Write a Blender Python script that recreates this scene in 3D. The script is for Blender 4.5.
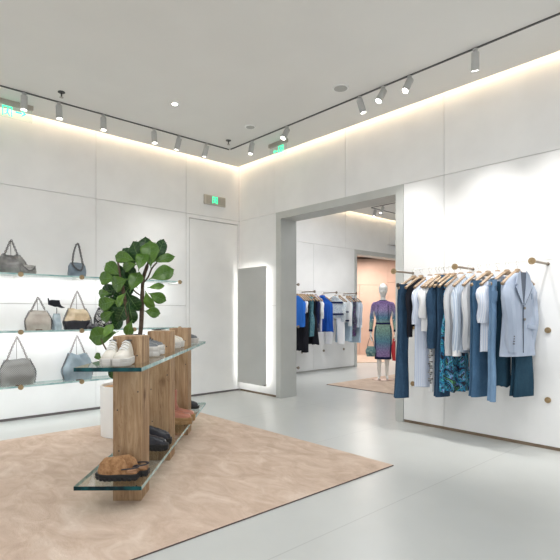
import bpy, bmesh, math, random
from mathutils import Vector, Matrix
random.seed(7)
for o in list(bpy.data.objects): bpy.data.objects.remove(o)
S = bpy.context.scene
COL = S.collection
PI = math.pi
sin, cos = math.sin, math.cos

# ------------------------------------------------------------------ camera, world, exposure
YAW = math.radians(47.6)
F = 488.0
cd = bpy.data.cameras.new('camera'); cam = bpy.data.objects.new('camera', cd); COL.objects.link(cam)
cam.location = (0, 0, 1.25); cam.rotation_euler = (PI/2, 0, YAW)
cd.sensor_width = 36; cd.lens = 36*F/560; cd.shift_y = 33/560; cd.clip_start = 0.05; cd.clip_end = 60
S.camera = cam
S.view_settings.view_transform = 'Standard'; S.view_settings.look = 'None'
S.view_settings.gamma = 1; S.view_settings.use_curve_mapping = False
S.view_settings.exposure = 0.87
W = bpy.data.worlds.new('world'); S.world = W; W.use_nodes = True
W.node_tree.nodes['Background'].inputs[0].default_value = (0.96, 0.985, 1.0, 1)
W.node_tree.nodes['Background'].inputs[1].default_value = 0.56
E_SPOT = 16; E_COVE = 8.5; E_SHELF = 9.0; E_MIRROR = 4.0; E_FILL = 36

def area(name, loc, sx, sy, e, col=(1, .96, .9), rot=(0, 0, 0)):
    l = bpy.data.lights.new(name, 'AREA'); l.shape = 'RECTANGLE'; l.size = sx; l.size_y = sy; l.energy = e; l.color = col
    o = bpy.data.objects.new(name, l); COL.objects.link(o); o.location = loc; o.rotation_euler = rot
    return o
area('fill_light', (-2.0, 1.0, 3.54), 3.2, 2.4, E_FILL*1.3, (.97, .985, 1))  # these three area lights are added general fill, not ceiling fixtures
area('fill_light', (-5.2, 6.9, 3.54), 1.6, 2.4, E_FILL*1.0, (.96, .98, 1))
area('fill_light', (-8.1, 10.6, 2.80), 1.0, 1.6, 52, (1, .95, .9))  # added fill that brightens the pink room

R3 = (sin(YAW), cos(YAW))
def ray(px):
    t = (px-280)/F
    return (-sin(YAW)+cos(YAW)*t, cos(YAW)+sin(YAW)*t)
def on_x(px, X): d = ray(px); s = X/d[0]; return s*d[1]
def on_y(px, Y): d = ray(px); s = Y/d[1]; return s*d[0]

# ------------------------------------------------------------------ object helpers
def finish(name, bm, m, parent=None, flat=False):
    bmesh.ops.recalc_face_normals(bm, faces=bm.faces[:])
    me = bpy.data.meshes.new(name); bm.to_mesh(me); bm.free()
    if not isinstance(m, (list, tuple)): m = [m]
    for k in m: me.materials.append(k)
    if not flat:
        for p in me.polygons: p.use_smooth = True
        me.set_sharp_from_angle(angle=math.radians(38))
    o = bpy.data.objects.new(name, me); COL.objects.link(o)
    if parent: o.parent = parent
    return o
def tag(o, label, cat, group=None, kind=None):
    o['label'] = label; o['category'] = cat
    if group: o['group'] = group
    if kind: o['kind'] = kind
    return o
def thing(name, label, cat, loc=(0, 0, 0), rz=0, group=None):
    o = bpy.data.objects.new(name, None); COL.objects.link(o); o.empty_display_size = .05
    o.location = loc; o.rotation_euler = (0, 0, rz)
    return tag(o, label, cat, group)
def struct(name, bm, m, label=None, parent=None):
    o = finish(name, bm, m, parent, flat=True)
    if not parent:
        o['kind'] = 'structure'; o['label'] = label or name.replace('_', ' '); o['category'] = name.split('_')[0]
    return o
def NB(): return bmesh.new()
def box(bm, x0, x1, y0, y1, z0, z1, bev=0, mi=0, mat=None):
    r = bmesh.ops.create_cube(bm, size=1)
    vs = r['verts']
    for v in vs:
        v.co = Vector(((x0+x1)/2+v.co.x*(x1-x0), (y0+y1)/2+v.co.y*(y1-y0), (z0+z1)/2+v.co.z*(z1-z0)))
    if mat is not None:
        for v in vs: v.co = mat @ v.co
    fs = {f for v in vs for f in v.link_faces}
    for f in fs: f.material_index = mi
    if bev:
        es = {e for v in vs for e in v.link_edges}
        bmesh.ops.bevel(bm, geom=list(es), offset=bev, segments=2, affect='EDGES', profile=.6)
def loft(bm, rings, cap0=True, cap1=True, mi=0, closed=True):
    vr = [[bm.verts.new(p) for p in r] for r in rings]
    n = len(vr[0])
    for a, b in zip(vr, vr[1:]):
        for i in range(n if closed else n-1):
            j = (i+1) % n
            f = bm.faces.new((a[i], a[j], b[j], b[i])); f.material_index = mi
    if cap0: bm.faces.new(vr[0]).material_index = mi
    if cap1: bm.faces.new(list(reversed(vr[-1]))).material_index = mi
    return vr
def ell(cx, cy, z, a, b, n=18, e=2.0):
    out = []
    for i in range(n):
        t = 2*PI*i/n
        c, s = cos(t), sin(t)
        out.append(Vector((cx+a*math.copysign(abs(c)**(2/e), c), cy+b*math.copysign(abs(s)**(2/e), s), z)))
    return out
def tube(bm, pts, r, n=8, mi=0, flat=1.0, caps=True):
    pts = [Vector(p) for p in pts]
    if not isinstance(r, (list, tuple)): r = [r]*len(pts)
    up = None; rings = []
    for i, p in enumerate(pts):
        d = (pts[min(i+1, len(pts)-1)]-pts[max(i-1, 0)]).normalized()
        if up is None:
            up = Vector((0, 0, 1)) if abs(d.z) < .9 else Vector((0, 1, 0))
        a = (up-d*up.dot(d)).normalized(); b = d.cross(a); up = a
        rings.append([p+(a*cos(2*PI*k/n)*flat+b*sin(2*PI*k/n))*r[i] for k in range(n)])
    loft(bm, rings, caps, caps, mi)
def cyl(bm, c, r, h, n=24, axis='z', r2=None, mi=0):
    c = Vector(c); r2 = r if r2 is None else r2
    ax = {'x': Vector((1, 0, 0)), 'y': Vector((0, 1, 0)), 'z': Vector((0, 0, 1))}[axis]
    a = {'x': Vector((0, 1, 0)), 'y': Vector((0, 0, 1)), 'z': Vector((1, 0, 0))}[axis]; b = ax.cross(a)
    loft(bm, [[c+ax*hh+(a*cos(2*PI*k/n)+b*sin(2*PI*k/n))*rr for k in range(n)] for hh, rr in ((0, r), (h, r2))], mi=mi)
def poly(bm, pts, d, mi=0):     # extrude a 3D polygon by vector d
    loft(bm, [[Vector(p) for p in pts], [Vector(p)+Vector(d) for p in pts]], mi=mi)
def smooth_path(pts, n=6):
    P = [Vector(p) for p in pts]; out = []
    for i in range(len(P)-1):
        p0 = P[max(i-1, 0)]; p1 = P[i]; p2 = P[i+1]; p3 = P[min(i+2, len(P)-1)]
        for k in range(n):
            t = k/n
            out.append(.5*((2*p1)+(-p0+p2)*t+(2*p0-5*p1+4*p2-p3)*t*t+(-p0+3*p1-3*p2+p3)*t**3))
    out.append(P[-1]); return out
def interp(tab, t):
    for (a, va), (b, vb) in zip(tab, tab[1:]):
        if t <= b:
            k = (t-a)/(b-a) if b > a else 0
            k = k*k*(3-2*k)
            return va+(vb-va)*k
    return tab[-1][1]

# ------------------------------------------------------------------ materials
def mat(name, col, rough=.5, metal=0, spec=.5):
    m = bpy.data.materials.new(name); m.use_nodes = True
    p = m.node_tree.nodes['Principled BSDF']
    p.inputs['Base Color'].default_value = (*col, 1); p.inputs['Roughness'].default_value = rough
    p.inputs['Metallic'].default_value = metal; p.inputs['Specular IOR Level'].default_value = spec
    return m
def emis(name, col, s):
    m = mat(name, (0.02, .02, .02)); p = m.node_tree.nodes['Principled BSDF']
    p.inputs['Base Color'].default_value = (*col, 1)
    p.inputs['Emission Color'].default_value = (*col, 1); p.inputs['Emission Strength'].default_value = s
    return m
class G:
    def __init__(s, m): s.t = m.node_tree; s.p = s.t.nodes['Principled BSDF']
    def n(s, t, **k):
        x = s.t.nodes.new(t)
        for a, b in k.items(): setattr(x, a, b)
        return x
    def l(s, a, b): s.t.links.new(a, b)
    def coord(s, scale=(1, 1, 1), rot=(0, 0, 0)):
        c = s.n('ShaderNodeTexCoord'); m = s.n('ShaderNodeMapping')
        m.inputs['Scale'].default_value = scale; m.inputs['Rotation'].default_value = rot
        s.l(c.outputs['Object'], m.inputs['Vector']); return m.outputs[0]
    def noise(s, v, sc, det=4, rough=.5, dist=0):
        x = s.n('ShaderNodeTexNoise'); x.inputs['Scale'].default_value = sc; x.inputs['Detail'].default_value = det
        x.inputs['Roughness'].default_value = rough; x.inputs['Distortion'].default_value = dist
        s.l(v, x.inputs['Vector']); return x.outputs['Fac']
    def ramp(s, f, stops, const=False):
        x = s.n('ShaderNodeValToRGB'); cr = x.color_ramp
        if const: cr.interpolation = 'CONSTANT'
        while len(cr.elements) < len(stops): cr.elements.new(.5)
        for e, (p, c) in zip(cr.elements, stops): e.position = p; e.color = (*c, 1)
        s.l(f, x.inputs[0]); return x.outputs[0]
    def bump(s, f, st, dist=.01):
        b = s.n('ShaderNodeBump'); b.inputs['Strength'].default_value = st; b.inputs['Distance'].default_value = dist
        s.l(f, b.inputs['Height']); s.l(b.outputs[0], s.p.inputs['Normal'])
    def mix(s, f, a, b, mode='MIX'):
        x = s.n('ShaderNodeMix', data_type='RGBA', blend_type=mode)
        if isinstance(f, (int, float)): x.inputs[0].default_value = f
        else: s.l(f, x.inputs[0])
        for sk, v in ((x.inputs[6], a), (x.inputs[7], b)):
            if isinstance(v, tuple): sk.default_value = (*v, 1)
            else: s.l(v, sk)
        return x.outputs[2]
    def wave(s, v, sc, dist=0, direction='X', det=0):
        x = s.n('ShaderNodeTexWave', bands_direction=direction); x.inputs['Scale'].default_value = sc
        x.inputs['Distortion'].default_value = dist; x.inputs['Detail'].default_value = det
        s.l(v, x.inputs['Vector']); return x.outputs['Fac']
    def base(s, c): s.l(c, s.p.inputs['Base Color'])

def noisy(name, c1, c2, sc=8, rough=.6, bump=0, metal=0, stretch=(1, 1, 1), det=4, bsc=None):
    m = mat(name, c1, rough, metal); g = G(m); v = g.coord(stretch)
    f = g.noise(v, sc, det); g.base(g.ramp(f, [(.35, c1), (.65, c2)]))
    if bump: g.bump(g.noise(v, bsc or sc*4, 3), bump, .004)
    return m
M = {}
M['wall'] = noisy('wall_paint', (.82, .82, .815), (.86, .86, .855), 3, .55, .05)
M['ceil'] = noisy('ceiling_paint', (.80, .79, .76), (.82, .81, .78), 2, .7, .03)
M['gap'] = mat('gap', (.46, .45, .43), .8)
M['base'] = noisy('baseboard_brown', (.20, .14, .09), (.26, .19, .13), 10, .5)
M['frame'] = noisy('frame_grey', (.50, .51, .49), (.54, .55, .53), 3, .5)
# floor: polished pale concrete with cast joints
m = mat('polished_concrete', (.6, .6, .57), .28, 0, .4); g = G(m); v = g.coord()
f1 = g.noise(v, .7, 3, .5, .3); f2 = g.noise(v, 5, 4)
c = g.mix(.35, g.ramp(f1, [(.3, (.46, .475, .462)), (.7, (.52, .535, .52))]), g.ramp(f2, [(.3, (.48, .49, .475)), (.7, (.52, .53, .515))]))
br = g.n('ShaderNodeTexBrick'); br.offset = 0; br.squash = 1
g.l(g.coord(), br.inputs['Vector'])
mp = br.inputs['Vector'].links[0].from_node; mp.inputs['Location'].default_value = (.49, 3.17, 0)
br.inputs['Scale'].default_value = 1; br.inputs['Mortar Size'].default_value = .0045; br.inputs['Mortar Smooth'].default_value = .3
br.inputs['Brick Width'].default_value = 1.375; br.inputs['Row Height'].default_value = 8.0
c = g.mix(br.outputs['Fac'], c, (.40, .41, .40)); g.base(c)
g.p.inputs['Roughness'].default_value = .3; M['floor'] = m
# carpet: mottled blush pile with diagonal tone-on-tone lattice
m = mat('blush_carpet', (.6, .45, .35), .95, 0, .1); g = G(m); v = g.coord((.8, 1.6, 1), (0, 0, .83))
f1 = g.noise(v, 4.0, 8, .68, .9); c = g.ramp(f1, [(.25, (.46, .345, .27)), (.5, (.58, .45, .36)), (.78, (.72, .61, .52))])
v2 = g.coord((1, 1, 1), (0, 0, math.radians(45)))
w1 = g.wave(v2, .55, .5, 'X', 1); w2 = g.wave(v2, .55, .5, 'Y', 1)
lat = g.n('ShaderNodeMath', operation='MAXIMUM'); g.l(w1, lat.inputs[0]); g.l(w2, lat.inputs[1])
lm = g.ramp(lat.outputs[0], [(.93, (1, 1, 1)), (.985, (.90, .88, .86))])
c = g.mix(.45, c, lm, 'MULTIPLY'); g.base(c); g.bump(g.noise(g.coord(), 180, 2), .5, .01); M['carpet'] = m
M['carpet_edge'] = mat('carpet_edge', (.12, .09, .08), .9)
M['pink'] = noisy('pink_plaster', (.57, .385, .30), (.64, .44, .35), 2.2, .85, .1)
# reclaimed wood
def wood(name, c1, c2, c3):
    m = mat(name, c2, .62, 0, .3); g = G(m); v = g.coord((6, 6, .55))
    f = g.noise(v, 3.2, 8, .62, 1.6); w = g.wave(g.coord((1, 1, .16)), 5, 12, 'DIAGONAL', 3)
    c = g.ramp(f, [(.28, c1), (.5, c2), (.72, c3)])
    c = g.mix(.45, c, g.ramp(w, [(.0, (.62, .55, .5)), (.5, (1, 1, 1))]), 'MULTIPLY')
    vo = g.n('ShaderNodeTexVoronoi'); vo.inputs['Scale'].default_value = 3.2; g.l(g.coord((1.6, 1.6, 1.1)), vo.inputs['Vector'])
    k = g.ramp(vo.outputs['Distance'], [(.07, (.28, .17, .10)), (.22, (1, 1, 1))]); c = g.mix(.8, c, k, 'MULTIPLY')
    cr = g.ramp(g.noise(g.coord((1, 1, .1)), 14, 5, .5, 2.5), [(.485, (1, 1, 1)), (.5, (.55, .45, .4)), (.515, (1, 1, 1))]); c = g.mix(.5, c, cr, 'MULTIPLY')
    g.base(c); g.bump(f, .35, .01); return m
M['post'] = wood('reclaimed_timber', (.24, .145, .08), (.41, .27, .155), (.55, .40, .26))
M['hanger'] = noisy('hanger_wood', (.30, .21, .13), (.38, .27, .18), 20, .4, 0, 0, (1, 1, 8))
M['hook'] = mat('hook_steel', (.75, .74, .72), .25, 1)
M['brass'] = noisy('aged_brass', (.34, .24, .13), (.46, .34, .20), 60, .38, 0, .85)
M['rod'] = mat('rod_bronze', (.30, .25, .20), .35, .8)
M['railw'] = mat('white_rail', (.82, .82, .80), .35)
M['white'] = mat('satin_white', (.84, .84, .82), .4)
M['lampgrey'] = mat('lamp_grey', (.50, .50, .485), .45)
M['track'] = mat('track_dark', (.10, .10, .10), .5)
M['darkm'] = mat('dark_metal', (.06, .06, .06), .4, .5)
M['mirror'] = mat('mirror', (.66, .67, .655), .06, 1)
M['spot_glow'] = emis('lamp_glow', (1, .96, .88), 22)
M['cove'] = emis('cove_strip', (1, .80, .56), E_COVE)
M['strip'] = emis('shelf_strip', (.97, .98, 1.0), E_SHELF)
M['mstrip'] = emis('mirror_strip', (1, .985, .95), E_MIRROR)
M['green'] = emis('sign_green', (.03, .75, .36), 1.2)
M['steel'] = mat('brushed_steel', (.50, .47, .42), .4, .6)
# clear glass that lets light through, greenish; polished edges
def clear(name, tint, edge=None):
    m = bpy.data.materials.new(name); m.use_nodes = True; t = m.node_tree; t.nodes.clear()
    o = t.nodes.new('ShaderNodeOutputMaterial'); mx = t.nodes.new('ShaderNodeMixShader')
    tr = t.nodes.new('ShaderNodeBsdfTransparent'); tr.inputs[0].default_value = (*tint, 1)
    gl = t.nodes.new('ShaderNodeBsdfGlossy'); gl.inputs['Roughness'].default_value = .02
    lw = t.nodes.new('ShaderNodeLayerWeight'); lw.inputs[0].default_value = .5
    pw = t.nodes.new('ShaderNodeMath'); pw.operation = 'POWER'; pw.inputs[1].default_value = 5; t.links.new(lw.outputs['Facing'], pw.inputs[0])
    fr = t.nodes.new('ShaderNodeMath'); fr.operation = 'MULTIPLY_ADD'; fr.inputs[1].default_value = .9; fr.inputs[2].default_value = .04; t.links.new(pw.outputs[0], fr.inputs[0])
    t.links.new(fr.outputs[0], mx.inputs[0]); t.links.new(tr.outputs[0], mx.inputs[1]); t.links.new(gl.outputs[0], mx.inputs[2])
    t.links.new(mx.outputs[0], o.inputs[0]); return m
M['glass'] = clear('clear_glass', (.93, .97, .96))
M['edge_dark'] = noisy('glass_edge_teal', (.002, .02, .028), (.01, .10, .11), 9, .15, 0, 0, (1, 1, 1), 2)
M['edge_dark'].node_tree.nodes['Principled BSDF'].inputs['Specular IOR Level'].default_value = .2
M['edge_light'] = noisy('glass_edge_aqua', (.22, .40, .40), (.50, .66, .64), 9, .12)
M['soil'] = noisy('cork_soil', (.42, .24, .12), (.55, .34, .19), 40, .9, .3)
M['bark'] = noisy('bark', (.07, .045, .03), (.13, .09, .06), 30, .85, .4)
def leafm(name, a, b):
    m = mat(name, a, .34, 0, .5); g = G(m); f = g.noise(g.coord(), 9, 4)
    g.base(g.ramp(f, [(.3, a), (.7, b)])); g.p.inputs['Subsurface Weight'].default_value = 0
    return m
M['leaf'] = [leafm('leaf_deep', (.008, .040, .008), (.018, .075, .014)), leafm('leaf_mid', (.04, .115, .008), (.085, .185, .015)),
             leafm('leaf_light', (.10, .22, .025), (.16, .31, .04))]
M['vein'] = mat('leaf_vein', (.10, .20, .05), .5)

def denim(name, a, b):
    m = mat(name, a, .85, 0, .2); g = G(m); v = g.coord()
    f = g.noise(v, 5, 5, .6); tw = g.noise(g.coord((1, 1, .25)), 160, 2)
    c = g.mix(.35, g.ramp(f, [(.3, a), (.7, b)]), g.ramp(tw, [(.3, a), (.7, b)])); g.base(c)
    g.bump(g.noise(g.coord((1, 1, .35)), 16, 4), .8, .02); return m
def cloth(name, a, b=None, sc=10):
    b = b or tuple(x*.93 for x in a);  m = noisy(name, a, b, sc, .85, .7, 0, (1, 1, .3), 4, 12); m.node_tree.nodes['Principled BSDF'].inputs['Specular IOR Level'].default_value = .15; return m
def stripes(name, a, b, sc=28, rot=0):
    m = mat(name, a, .8); g = G(m); g.base(g.ramp(g.wave(g.coord((1, 1, 1), (0, rot, 0)), sc), [(.5, a), (.62, b)])); g.bump(g.noise(g.coord((1, 1, .3)), 14, 3), .3, .006); return m
def printm(name, stops, sc=9):
    m = mat(name, stops[0][1], .6); g = G(m); v = g.coord(); nz = g.n('ShaderNodeTexNoise'); nz.inputs['Scale'].default_value = sc; nz.inputs['Detail'].default_value = 5
    nz.inputs['Distortion'].default_value = 2.2; g.l(v, nz.inputs['Vector']); g.base(g.ramp(nz.outputs['Fac'], stops, True)); return m
M['den1'] = denim('denim_indigo', (.016, .040, .080), (.042, .092, .16))
M['den2'] = denim('denim_mid', (.035, .09, .17), (.075, .155, .26))
M['den3'] = denim('denim_light', (.13, .23, .37), (.20, .32, .48))
M['den4'] = denim('denim_teal_dark', (.010, .036, .065), (.025, .07, .11))
M['den5'] = denim('denim_pale', (.40, .52, .64), (.50, .62, .72))
M['black'] = cloth('black_knit', (.012, .013, .018), (.02, .02, .028))
M['navy'] = cloth('navy_cloth', (.015, .02, .06), (.025, .03, .09))
M['paleblue'] = stripes('pale_blue_stripe', (.56, .63, .78), (.70, .75, .85), 22)
M['whitec'] = cloth('white_cotton', (.84, .84, .84), (.78, .79, .81))
M['greyc'] = cloth('grey_cotton', (.52, .53, .56), (.60, .61, .63))
M['shirtb'] = stripes('blue_grey_shirt', (.42, .50, .62), (.62, .68, .76), 16)
M['shirtw'] = stripes('white_blue_shirt', (.60, .66, .78), (.76, .79, .86), 20)
M['blazer'] = cloth('blazer_wool', (.37, .43, .54), (.42, .48, .59), 16)
M['lapel'] = mat('lapel_edge', (.10, .12, .16), .7)
M['cobalt'] = cloth('cobalt_cloth', (.012, .07, .36), (.02, .11, .48), 6)
M['blue'] = cloth('bright_blue', (.03, .16, .62), (.04, .2, .7))
M['lilac'] = cloth('lilac_cloth', (.56, .56, .70), (.66, .66, .76))
M['print'] = printm('ocean_print', [(0, (.005, .008, .02)), (.40, (.01, .05, .14)), (.44, (.02, .26, .46)), (.49, (.005, .008, .02)), (.53, (.05, .42, .50)), (.57, (.20, .34, .68)), (.60, (.005, .01, .03)), (.66, (.10, .36, .14))], 6.5)
M['tealp'] = printm('teal_print', [(0, (.03, .10, .14)), (.42, (.10, .28, .34)), (.5, (.04, .14, .20)), (.57, (.22, .42, .46)), (.64, (.04, .10, .16))], 24)
M['bwp'] = printm('black_white_print', [(0, (.01, .01, .012)), (.48, (.7, .7, .68)), (.53, (.012, .012, .014)), (.62, (.6, .6, .58)), (.65, (.01, .01, .012))], 13)
M['floral'] = printm('blue_white_floral', [(0, (.55, .62, .66)), (.45, (.74, .77, .77)), (.52, (.18, .28, .36)), (.56, (.70, .74, .75)), (.63, (.30, .42, .50))], 22)
M['darkp'] = printm('dark_multicolour_print', [(0, (.01, .01, .04)), (.45, (.15, .05, .2)), (.5, (.02, .02, .05)), (.58, (.2, .35, .25)), (.62, (.02, .02, .05))], 22)

# ------------------------------------------------------------------ structure
CH = 3.57; CORX = -6.27; BWY = 4.83; HD = 2.73
bm = NB(); box(bm, -14, 4.5, -4.5, 19, -.1, 0); struct('floor', bm, M['floor'], 'pale polished concrete floor')
# wall left (panels separated by fine joints, raised over a recessed baseboard)
def panels_x(bm, X, th, ys, zs, g=.0025, skip=None):
    for i, (a, b) in enumerate(zip(ys, ys[1:])):
        for j, (c, d) in enumerate(zip(zs, zs[1:])):
            if skip and skip(i, j): continue
            box(bm, X-th, X, a+g, b-g, c+g, d-g)
def panels_y(bm, Y, th, xs, zs, g=.0025, skip=None):
    for i, (a, b) in enumerate(zip(xs, xs[1:])):
        for j, (c, d) in enumerate(zip(zs, zs[1:])):
            if skip and skip(i, j): continue
            box(bm, a+g, b-g, Y, Y+th, c+g, d-g)
bm = NB()
ys = [-4.2, -2.86, -1.52, -.18, 1.16, 2.50, 3.843]
panels_x(bm, CORX, .05, ys, [.03, 1.36, HD, 3.80])
panels_x(bm, CORX, .05, [3.843, 4.83], [HD, 3.80])
box(bm, CORX-.05, CORX, 3.846, 3.895, .03, HD-.003); box(bm, CORX-.05, CORX, 4.805, 4.83, .03, HD-.003)
box(bm, CORX-.05, CORX, 3.895, 4.805, 2.672, HD-.003)
for f in bm.faces: f.material_index = 0
box(bm, CORX-.12, CORX-.05, -4.2, 4.88, 0, 3.80, mi=1)
struct('wall_left', bm, [M['wall'], M['gap']], 'white panelled wall on the left behind the bag shelves')
bm = NB(); box(bm, CORX-.045, CORX-.012, -4.2, 4.83, .0, .028); struct('baseboard_left', bm, mat('baseboard_dark', (.16, .14, .14), .6), 'dark recessed skirting along the left wall')
bm = NB(); box(bm, CORX-.045, CORX-.002, 3.903, 4.798, .03, 2.660)
struct('door_1', bm, M['wall'], 'flush white hidden door in the left wall near the corner')
# wall back with the doorway
bm = NB()
DX0, DX1 = -5.365, -3.184
panels_y(bm, BWY, .05, [-6.27, DX0], [.03, 1.36, HD])
panels_y(bm, BWY, .05, [DX1, -2.68, -1.33, .02, 1.37, 2.7], [.03, HD])
panels_y(bm, BWY, .05, [-6.27, -5.40, -4.05, -2.68, -1.33, .02, 1.37, 2.7], [HD, 3.80])
box(bm, -6.27, DX0, BWY+.05, BWY+.30, 0, HD, mi=1); box(bm, DX1, 2.7, BWY+.05, BWY+.30, 0, HD, mi=1)
box(bm, -7.4, 2.7, BWY+.05, BWY+.30, HD, 3.80, mi=1); box(bm, -7.4, -6.27, BWY+.05, BWY+.30, 0, HD, mi=0)
struct('wall_back', bm, [M['wall'], M['gap']], 'white panelled wall with the wide grey framed doorway')
for nm, a, b in (('baseboard_back', -6.25, DX0), ('baseboard_right', DX1+.003, 2.7)):
    bm = NB(); box(bm, a, b, BWY+.010, BWY+.049, 0, .028)
    struct(nm, bm, M['base'], 'brown recessed skirting under the white wall '+('beside the mirror' if a < -6 else 'below the hanging clothes'))
bm = NB()
y0, y1 = BWY-.012, BWY+.312
box(bm, DX0, DX0+.10, y0, y1, 0, 2.63); box(bm, DX1-.10, DX1, y0, y1, 0, 2.63); box(bm, DX0, DX1, y0, y1, 2.63, HD)
struct('trim_1', bm, M['frame'], 'grey portal frame around the doorway to the next room')
# back room wall on its left, opening to the pink room
BX = -7.21
bm = NB()
panels_x(bm, BX, .05, [5.13, 6.2, 7.55, 8.93], [.03, HD]); panels_x(bm, BX, .05, [5.13, 6.9, 8.6, 10.3, 13], [HD, 3.80])
box(bm, BX-.25, BX-.05, 5.13, 8.93, 0, 3.8, mi=1); box(bm, BX-.25, BX-.05, 8.93, 13, HD, 3.8, mi=1)
box(bm, BX-.25, BX, 11.8, 13, 0, HD)
struct('wall_far_left', bm, [M['wall'], M['gap']], 'white wall of the next room behind its clothes rail')
bm = NB(); box(bm, BX-.045, BX-.010, 5.13, 8.93, 0, .028); struct('baseboard_far', bm, M['gap'], 'dark skirting of the next room')
bm = NB(); box(bm, BX-.27, BX+.012, 8.93, 9.01, 0, 2.63); box(bm, BX-.27, BX+.012, 11.72, 11.8, 0, 2.63); box(bm, BX-.27, BX+.012, 8.93, 11.8, 2.63, HD)
struct('trim_2', bm, M['frame'], 'grey portal frame of the opening to the pink room')
bm = NB(); box(bm, -7.4, 2.7, 13, 13.2, 0, 3.8); struct('wall_far_end', bm, M['wall'], 'white end wall of the next room')
# pink room
D = Vector((-sin(YAW), cos(YAW), 0)); R = Vector((cos(YAW), sin(YAW), 0))
bm = NB()
def pk(z0, z1, depth, l0, l1, d2):
    poly(bm, [D*depth+R*l0+Vector((0, 0, z0)), D*depth+R*l1+Vector((0, 0, z0)), D*depth+R*l1+Vector((0, 0, z1)), D*depth+R*l0+Vector((0, 0, z1))], D*d2)
XL = [.2, 1.93, 2.02, 2.43, 3.1, 5.5]
pk(0, 2.08, 14.5, .2, 2.36, .15); pk(0, 2.08, 14.5, 2.366, 3.20, .15); pk(0, 2.15, 14.5, 3.206, 6.5, .15)
pk(2.086, 3.1, 14.5, .2, 3.2, .15); pk(2.156, 3.1, 14.5, 3.206, 6.5, .15); pk(0, 3.1, 14.62, .2, 6.5, .1)
struct('wall_pink', bm, M['pink'], 'terracotta pink plaster wall of the farthest room')
bm = NB()
poly(bm, [(-7.46, 8.6, 2.86), (-7.46, 14.5, 2.86), tuple(D*14.40+R*6+Vector((0, 0, 2.86))), tuple(D*14.40+R*.3+Vector((0, 0, 2.86))), (-10.8, 8.6, 2.86)], (0, 0, .1))
struct('ceiling_pink_room', bm, M['pink'], 'pink ceiling of the farthest room')
# ceilings
bm = NB(); box(bm, CORX+.09, 2.7, -4.2, BWY-.09, CH, CH+.10)
box(bm, CORX-.05, 2.7, -4.2, BWY+.3, 3.74, 3.84)
struct('ceiling', bm, M['ceil'], 'pale grey beige ceiling with a lit gap along the walls')
bm = NB(); box(bm, BX+.09, 2.7, 5.13, 13, CH, CH+.1); box(bm, BX, 2.7, 5.13, 13, 3.74, 3.84)
struct('ceiling_next_room', bm, M['ceil'], 'ceiling of the next room')
def strip(name, x0, x1, y0, y1, z0, z1, m, label, group='hidden light strips'):
    bm = NB(); box(bm, x0, x1, y0, y1, z0, z1)
    o = finish(name, bm, m, None, True); tag(o, label, 'light', group); return o
strip('light_strip', CORX+.065, CORX+.088, -4.1, 4.75, 3.70, 3.712, M['cove'], 'warm light strip glowing in the ceiling gap above the left wall')
strip('light_strip', -6.2, 2.6, BWY-.088, BWY-.065, 3.70, 3.712, M['cove'], 'warm light strip glowing in the ceiling gap above the doorway wall')
strip('light_strip', BX+.065, BX+.088, 5.2, 12.9, 3.70, 3.712, M['cove'], 'warm light strip glowing in the ceiling gap of the next room')
bm = NB(); poly(bm, [D*14.42+R*.5+Vector((0, 0, 2.885)), D*14.45+R*.5+Vector((0, 0, 2.885)), D*14.45+R*5.6+Vector((0, 0, 2.885)), D*14.42+R*5.6+Vector((0, 0, 2.885))], (0, 0, .01))
tag(finish('light_strip', bm, M['cove'], None, True), 'warm light strip glowing above the pink wall', 'light', 'hidden light strips')

# ------------------------------------------------------------------ rugs
def rug(x0, x1, y0, y1, label):
    bm = NB(); box(bm, x0, x1, y0, y1, .0005, .009)
    bm.normal_update()
    for f in bm.faces: f.material_index = 0 if f.normal.z > .9 else 1
    tag(finish('area_rug', bm, [M['carpet'], M['carpet_edge']], None, True), label, 'rug')
rug(-5.335, -2.32, -1.6, 3.375, 'large mottled blush beige rug under the timber and glass display table')
rug(-5.73, -2.4, 6.33, 8.4, 'blush beige rug in the next room under the mannequin')
bm = NB(); q = [(-7.75, 9.55), (-7.28, 10.35), (-9.0, 13.2), (-11.0, 11.0)]
poly(bm, [(a, b, .0005) for a, b in q], (0, 0, .012)); tag(finish('area_rug', bm, M['carpet'], None, True), 'pinkish rug at the foot of the terracotta pink wall', 'rug')

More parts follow.
